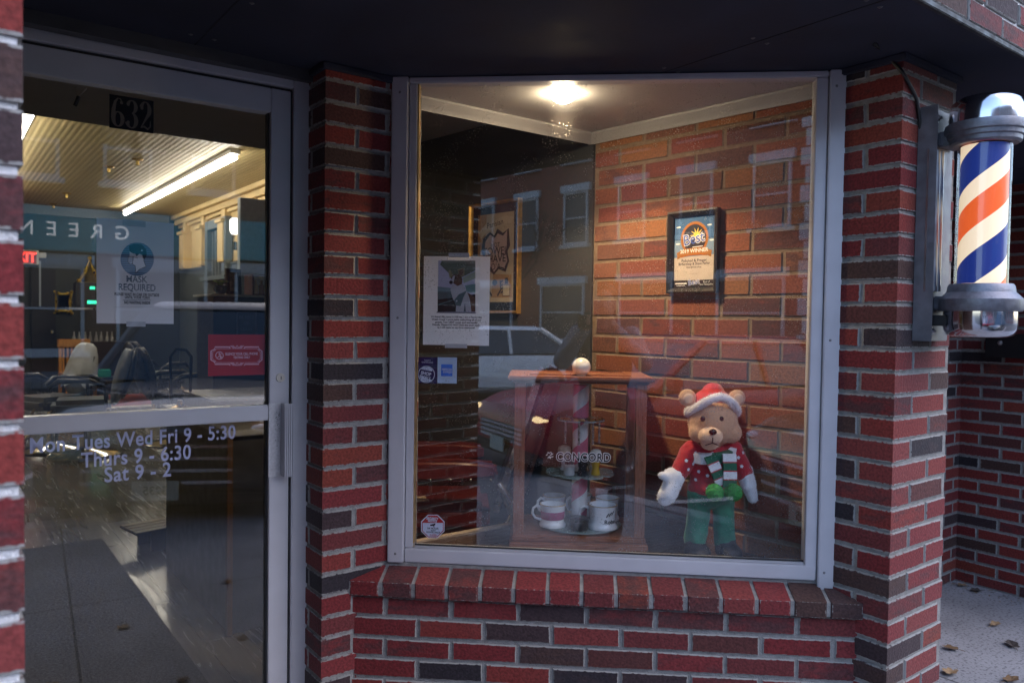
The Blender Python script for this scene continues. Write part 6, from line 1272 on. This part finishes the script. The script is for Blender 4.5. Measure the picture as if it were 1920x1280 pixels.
# buildings across the road
def facade(name, label, x0, x1, ht, wallm, winrows, lint, quoin=None):
    t = thing(name, label, 'building', FA.sub((x0 + x1) / 2, -19.0, 0)); w = (x1 - x0) / 2
    m = MB(); m.box(-w, w, -9, -.001, -.16, ht); m.build('wall', wallm, t)
    m = MB(); m.box(-w - .1, w + .1, .0, .35, ht - .5, ht); m.box(-w - .05, w + .05, .0, .2, ht - .75, ht - .501); m.build('cornice', lint, t, bevel=.03)
    first = None
    for z0, z1, n, ww in winrows:
        for i in range(n):
            cx = -w + (i + .5) * 2 * w / n; f = MB(); a_, b_ = cx - ww / 2, cx + ww / 2
            for q in ((a_ - .08, a_, z0, z1), (b_, b_ + .08, z0, z1), (a_, b_, z1 - .08, z1), (a_, b_, z0, z0 + .08), (a_, b_, (z0 + z1) / 2 - .03, (z0 + z1) / 2 + .03)): f.box(q[0], q[1], .0, .10, q[2], q[3])
            wf = f.build('window', lint, t); m = MB(); m.box(a_, b_, .0, .03, z0 + .081, z1 - .081); m.build('pane', P('far_glass', (.03, .04, .06), .25, spec=.25), wf)
            m = MB(); m.box(a_ - .2, b_ + .2, .0, .16, z1 + .001, z1 + .28); m.box(a_ - .2, b_ + .2, .0, .2, z0 - .14, z0 - .001); m.build('lintel', lint, wf)
    if quoin:
        m = MB()
        for s_ in (-1, 1):
            for k in range(int(ht / .55)): q = .45 if k % 2 else .30; m.box(min(s_ * w, s_ * (w - q)), max(s_ * w, s_ * (w - q)), .0, .06, .1 + k * .55, .1 + k * .55 + .5)
        m.build('quoins', lint, t)
    return t
LIM = P('pale_stone', (.50, .52, .56), .7, noise=.12, nscale=3); FBR = P('far_brick', (.20, .06, .045), .9, noise=.35, nscale=5); FBD = P('far_dark_brick', (.11, .05, .045), .9, noise=.35, nscale=5); FGR = P('far_painted', (.16, .19, .22), .7, noise=.15, nscale=3)
R2 = [(1.0, 3.0, 4, 1.9), (4.6, 6.4, 5, 1.0), (7.6, 9.3, 5, 1.0)]
b1 = facade('brick_building', 'dark shop building across the street with a teal name band', -9.5, 5.5, 9.8, FBD, [(.5, 2.7, 5, 2.1), (4.9, 6.7, 7, 1.0), (7.8, 9.2, 7, 1.0)], LIM)
m = MB(); m.box(-7.0, 7.0, .001, .34, 3.05, 4.15); bd = m.build('name_band', P('teal_paint', (.012, .30, .36), .5, noise=.1), b1, bevel=.02)
m = MB(); m.text('GREENLAW', 0, 3.42, .50, 0, sp=1.95, bold=.005)
for v in m.v: v.x = -v.x; v.y = .352
nmz = m.build('lettering', EM('pale_letters', (.85, .9, 1.0), .55), bd)
for k in range(26): MB().cyl((-6.6 + .528 * k, .30, 2.98), (-6.6 + .528 * k, .30, 2.72), .035, n=8).build('hanging_bulb', LIM, bd)
facade('corner_building', 'red brick building with pale quoins across the street', -26, -9.7, 10.5, FBR, [(.7, 2.9, 4, 2.2), (4.4, 6.4, 6, 1.1), (7.6, 9.4, 6, 1.1)], LIM, True)
facade('painted_building', 'grey painted building far up the street', -44, -26.2, 8.5, FGR, [(.7, 2.9, 5, 2.2), (4.4, 6.2, 7, 1.1)], LIM)
facade('low_building', 'low red brick building down the street', 5.7, 24, 8.0, FBR, [(.7, 2.9, 5, 2.2), (4.4, 6.2, 7, 1.1)], LIM)
# bare street trees on the far pavement
def tree(x, y, s, label):
    t = thing('street_tree', label, 'tree', FA.sub(x, y, 0), 'bare trees across the street'); r_ = random.Random(int(x * 10)); m = MB()
    m.tube([(0, 0, 0), (.03, 0, 1.2), (.0, .04, 2.4 * s)], [.11, .09, .075], 8); m.build('trunk', P('bark', (.07, .055, .05), .9, noise=.3, bump=.5), t, smooth=60); m = MB()
    def br(p, d, l, rr, n):
        q = p + d * l; m.tube([p, p.lerp(q, .5) + Vector((r_.uniform(-.05, .05), r_.uniform(-.05, .05), .02)), q], [rr, rr * .85, rr * .7], 5)
        if n:
            for k in range(3): br(q, (d + Vector((r_.uniform(-.7, .7), r_.uniform(-.7, .7), r_.uniform(-.1, .5)))).normalized(), l * .72, rr * .62, n - 1)
    for k in range(4): br(Vector((0, .04, 2.3 * s)), Vector((math.cos(k * 1.7), math.sin(k * 1.7), 1.2)).normalized(), 1.1 * s, .045, 3)
    m.build('crown', MATS['bark'], t)
tree(-12, -16.6, 1.0, 'bare street tree opposite the red brick building'); tree(-20, -16.6, 1.15, 'taller bare street tree farther up the street')

# ------------------------------------------------------------------ dry leaves on the pavement
LFM = [P('brown_leaf', (.13, .075, .035), .8, noise=.3, nscale=80), P('dark_leaf', (.05, .04, .035), .8, noise=.3, nscale=80), P('tan_leaf', (.26, .17, .09), .8, noise=.3, nscale=80)]
def leaf(px_, py_, size, mt, label, rot):
    p = at_z(px_, py_, .003); r_ = random.Random(px_ * 7 + py_); m = MB(); n = 16
    out = []
    for i in range(n):
        an = 2 * PI * i / n; q = size * (.55 + .45 * abs(math.cos(an * 2.5)) * r_.uniform(.7, 1)); out.append((q * math.cos(an) * 1.1, q * math.sin(an) * .75))
    c = Vector((0, 0, .004)); top = [Vector((x, y, .004 + .35 * abs(y) + .22 * size * max(0, x / size) ** 2 + r_.uniform(0, .004))) for x, y in out]
    a = m.ring(top); k = len(m.v); m.v.append(c)
    for i in range(n): m._f((a[i], a[(i + 1) % n], k))
    m.tube([(-size * .9, 0, .006), (-size * 1.5, size * .1, .004)], .0012, 5)
    o = m.build('dry_leaf', LFM[mt], None, M=Matrix.Translation((p.x, p.y, .002)) @ Matrix.Rotation(rad(rot), 4, 'Z')); tag(o, label, 'leaf', 'dry leaves on the pavement')
for a in ((1805, 1080, .045, 1, 'dark curled leaf in the corner foot of the shaded wall', 10), (1828, 1086, .04, 0, 'brown leaf leaning at the foot of the shaded wall', 70), (1846, 1094, .035, 0, 'small brown leaf a step right of the wall corner', 120), (1831, 1108, .04, 1, 'dark flat leaf on the concrete below the wall corner', 200), (1803, 1098, .03, 2, 'pale leaf at the edge of the pier on the concrete', 300),
          (1866, 1172, .036, 2, 'tan leaf lying alone mid pavement', 30), (1898, 1210, .042, 1, 'large dark folded leaf near the right edge', 80), (1784, 1217, .036, 0, 'brown leaf beside the foot of the brick pier', 160), (1782, 1262, .045, 2, 'tan leaf with a long stem low beside the pier', 220), (1896, 1276, .04, 0, 'brown leaf at the bottom right corner', 20)): leaf(*a)
for k, (x, y, s_, mt) in enumerate(((-1.7, .75, .035, 2), (-1.5, .5, .03, 0), (-1.95, .3, .04, 2), (-1.2, .2, .03, 1), (-1.65, -.2, .035, 2), (-1.1, -.6, .03, 0))):
    p = FA.w(x, y, .003); m = MB(); n = 12; r_ = random.Random(k); a = m.ring([Vector((s_ * (.6 + .4 * abs(math.cos(2.5 * 2 * PI * i / n))) * math.cos(2 * PI * i / n), s_ * .7 * math.sin(2 * PI * i / n), .004 + r_.uniform(0, .006))) for i in range(n)]); m._f(a)
    tag(m.build('dry_leaf', LFM[mt], None, M=Matrix.Translation((p.x, p.y, .002)) @ Matrix.Rotation(k * 1.1, 4, 'Z')), 'dry leaf scattered on the pavement before the glass door', 'leaf', 'dry leaves before the door')

m = MB(); r_ = random.Random(8)
for k in range(170):
    if k < 110: x_, y_ = 2.49 - abs(r_.gauss(0, .07)), r_.uniform(-.1, .85)
    else: x_, y_ = r_.uniform(.4, 2.45), .85 - abs(r_.gauss(0, .06))
    s_ = r_.uniform(.003, .012); a_ = r_.uniform(0, 6.28); z_ = .002 + r_.uniform(0, .006); m.m(r_.randrange(3)); pts = [(x_ + s_ * c1 * math.cos(a_ + q), y_ + s_ * c1 * math.sin(a_ + q), z_ + r_.uniform(0, .004)) for q, c1 in ((0, 1), (1.6, .5), (3.1, .9), (4.7, .45))]; m.quad(*pts)
q = m.build('leaf_litter', LFM, None, M=W_.copy()); q['kind'] = 'stuff'; q['label'] = 'crumbled leaf litter blown against the foot of the shaded wall'; q['category'] = 'leaf litter'
# ------------------------------------------------------------------ light: dusk sky, weak sun, lamps already built
w = bpy.data.worlds.new('World'); sc.world = w; w.use_nodes = True; nt = w.node_tree
bg = nt.nodes['Background'] if 'Background' in nt.nodes else nt.nodes.new('ShaderNodeBackground')
sky = nt.nodes.new('ShaderNodeTexSky'); sky.sky_type = 'NISHITA'; sky.sun_disc = False
SUN_EL, SUN_AZ = 46.0, 37 - 62        # behind the shop
sky.sun_elevation = rad(SUN_EL); sky.sun_rotation = rad(90 - SUN_AZ); sky.air_density = 1.0; sky.dust_density = 1.0; sky.ozone_density = 1.5
nt.links.new(sky.outputs[0], bg.inputs[0]); bg.inputs[1].default_value = .14
sd = bpy.data.lights.new('sun', 'SUN'); sd.energy = .2; sd.angle = rad(60); sd.color = (1, .82, .88)
so = bpy.data.objects.new('sun', sd); COL.objects.link(so)
dv = Vector((math.cos(rad(SUN_AZ)) * math.cos(rad(SUN_EL)), math.sin(rad(SUN_AZ)) * math.cos(rad(SUN_EL)), math.sin(rad(SUN_EL))))
so.rotation_euler = (-dv).to_track_quat('-Z', 'Y').to_euler()
vs_ = sc.view_settings; vs_.view_transform = 'Standard'; vs_.look = 'None'; vs_.exposure = EXPO; vs_.gamma = 1
c_ = sc.cycles; c_.max_bounces = 7; c_.diffuse_bounces = 3; c_.glossy_bounces = 5; c_.transmission_bounces = 6; c_.transparent_max_bounces = 24
c_.caustics_reflective = False; c_.caustics_refractive = False; c_.sample_clamp_indirect = 4; c_.use_denoising = True

# ------------------------------------------------------------------ the photographer, seen only in the glass
FPH = Frame(.09, -.36, 0, 2)
ph = thing('person', 'person in a dark coat and grey sleeves raising a camera, mirrored in the window', 'person', FPH)
SKIN = P('skin', (.46, .27, .20), .55, noise=.06, nscale=40); COAT = P('dark_coat', (.02, .022, .03), .85, noise=.2, nscale=60, bump=.3); SLV = P('grey_sleeve', (.24, .27, .34), .7, noise=.15, nscale=20, bump=.5, bscale=40); JEAN = P('dark_trousers', (.02, .024, .04), .85, noise=.2, nscale=60); HAIR = P('dark_hair', (.02, .014, .01), .6, noise=.3, nscale=90, bump=.5)
def V(*a): return Vector(a)
m = MB()
m.ball((0, -.01, 1.60), (.075, .095, .115), 24, 16); m.ball((0, .055, 1.555), (.05, .045, .06), 16, 10); m.ball((0, .088, 1.575), (.014, .022, .026), 12, 8); caps(m, (0, -.02, 1.40), (0, -.01, 1.54), .058, .052)
for s_ in (-1, 1):
    m.ball((s_ * .078, -.01, 1.585), (.012, .022, .032), 10, 8)
    caps(m, (s_ * .19, -.02, 1.37), (s_ * .27, .07, 1.20), .045, .040); caps(m, (s_ * .27, .07, 1.20), (s_ * .10, .235, 1.42), .038, .028)
    caps(m, (s_ * .10, .235, 1.42), (s_ * .085, .265, 1.455), .030, .026); caps(m, (s_ * .09, -.02, .92), (s_ * .10, .0, .50), .078, .052); caps(m, (s_ * .10, .0, .50), (s_ * .10, -.02, .09), .050, .036); caps(m, (s_ * .10, -.03, .045), (s_ * .11, .13, .035), .038, .030)
    for k in range(4): z_ = 1.505 - .019 * k; caps(m, (s_ * .088, .272, z_ - .012), (s_ * .082, .305, z_), .0095, .009, 4); caps(m, (s_ * .082, .305, z_), (s_ * .062, .312, z_ + .002), .009, .008, 4)
    caps(m, (s_ * .085, .262, 1.44), (s_ * .05, .268, 1.425), .011, .010, 4)
m.ball((0, -.01, 1.20), (.165, .105, .24), 24, 16); m.ball((0, -.01, .97), (.155, .11, .12), 24, 14)
blob('body', m, SKIN, ph, .008, it=3)
m = MB(); m.ball((0, -.01, 1.17), (.195, .135, .27), 26, 18); m.ball((0, -.015, 1.32), (.205, .115, .10), 24, 14); m.ball((0, -.01, .93), (.18, .135, .16), 24, 14); blob('coat', m, COAT, ph, .009)
for s_ in (-1, 1):
    m = MB(); caps(m, (s_ * .185, -.02, 1.375), (s_ * .275, .07, 1.20), .070, .066); caps(m, (s_ * .275, .07, 1.20), (s_ * .115, .225, 1.40), .064, .044); blob('sleeve', m, SLV, ph, .008)
m = MB()
for s_ in (-1, 1): caps(m, (s_ * .09, -.02, .92), (s_ * .10, .0, .50), .095, .068); caps(m, (s_ * .10, .0, .50), (s_ * .10, -.02, .10), .066, .058)
blob('trousers', m, JEAN, ph, .009)
for s_ in (-1, 1): m = MB(); caps(m, (s_ * .10, -.05, .05), (s_ * .11, .14, .042), .050, .040); m.v = [Vector((v.x, v.y, max(v.z, .001))) for v in m.v]; blob('shoe', m, BLK, ph, .008)
m = MB(); m.ball((0, -.035, 1.635), (.088, .098, .105), 24, 16); m.ball((0, -.07, 1.57), (.07, .05, .09), 18, 12); blob('hair', m, HAIR, ph, .008)
for s_ in (-1, 1): m = MB(); m.ball((s_ * .031, .083, 1.605), (.011, .008, .008), 12, 8); m.build('eye', P('eye_white', (.6, .6, .6), .2), ph, smooth=60)
t = thing('camera', 'small black camera held by the person before the face', 'camera', Frame(0, -.028, CAMH, 0))
m = MB(); m.box(-.062, .062, -.085, -.035, -.045, .040); m.box(-.022, .022, -.08, -.035, .0405, .062); m.build('camera_body', MATS['black_plastic'], t, bevel=.006)
m = MB(); m.lathe([(.034, 0), (.035, .004), (.034, .012), (.030, .014), (.026, .010), (0, .006)], n=32, M=Matrix.Translation((0, -.0345, 0)) @ Matrix.Rotation(rad(-90), 4, 'X')); m.build('lens', MATS['black_gloss'], t, smooth=40)
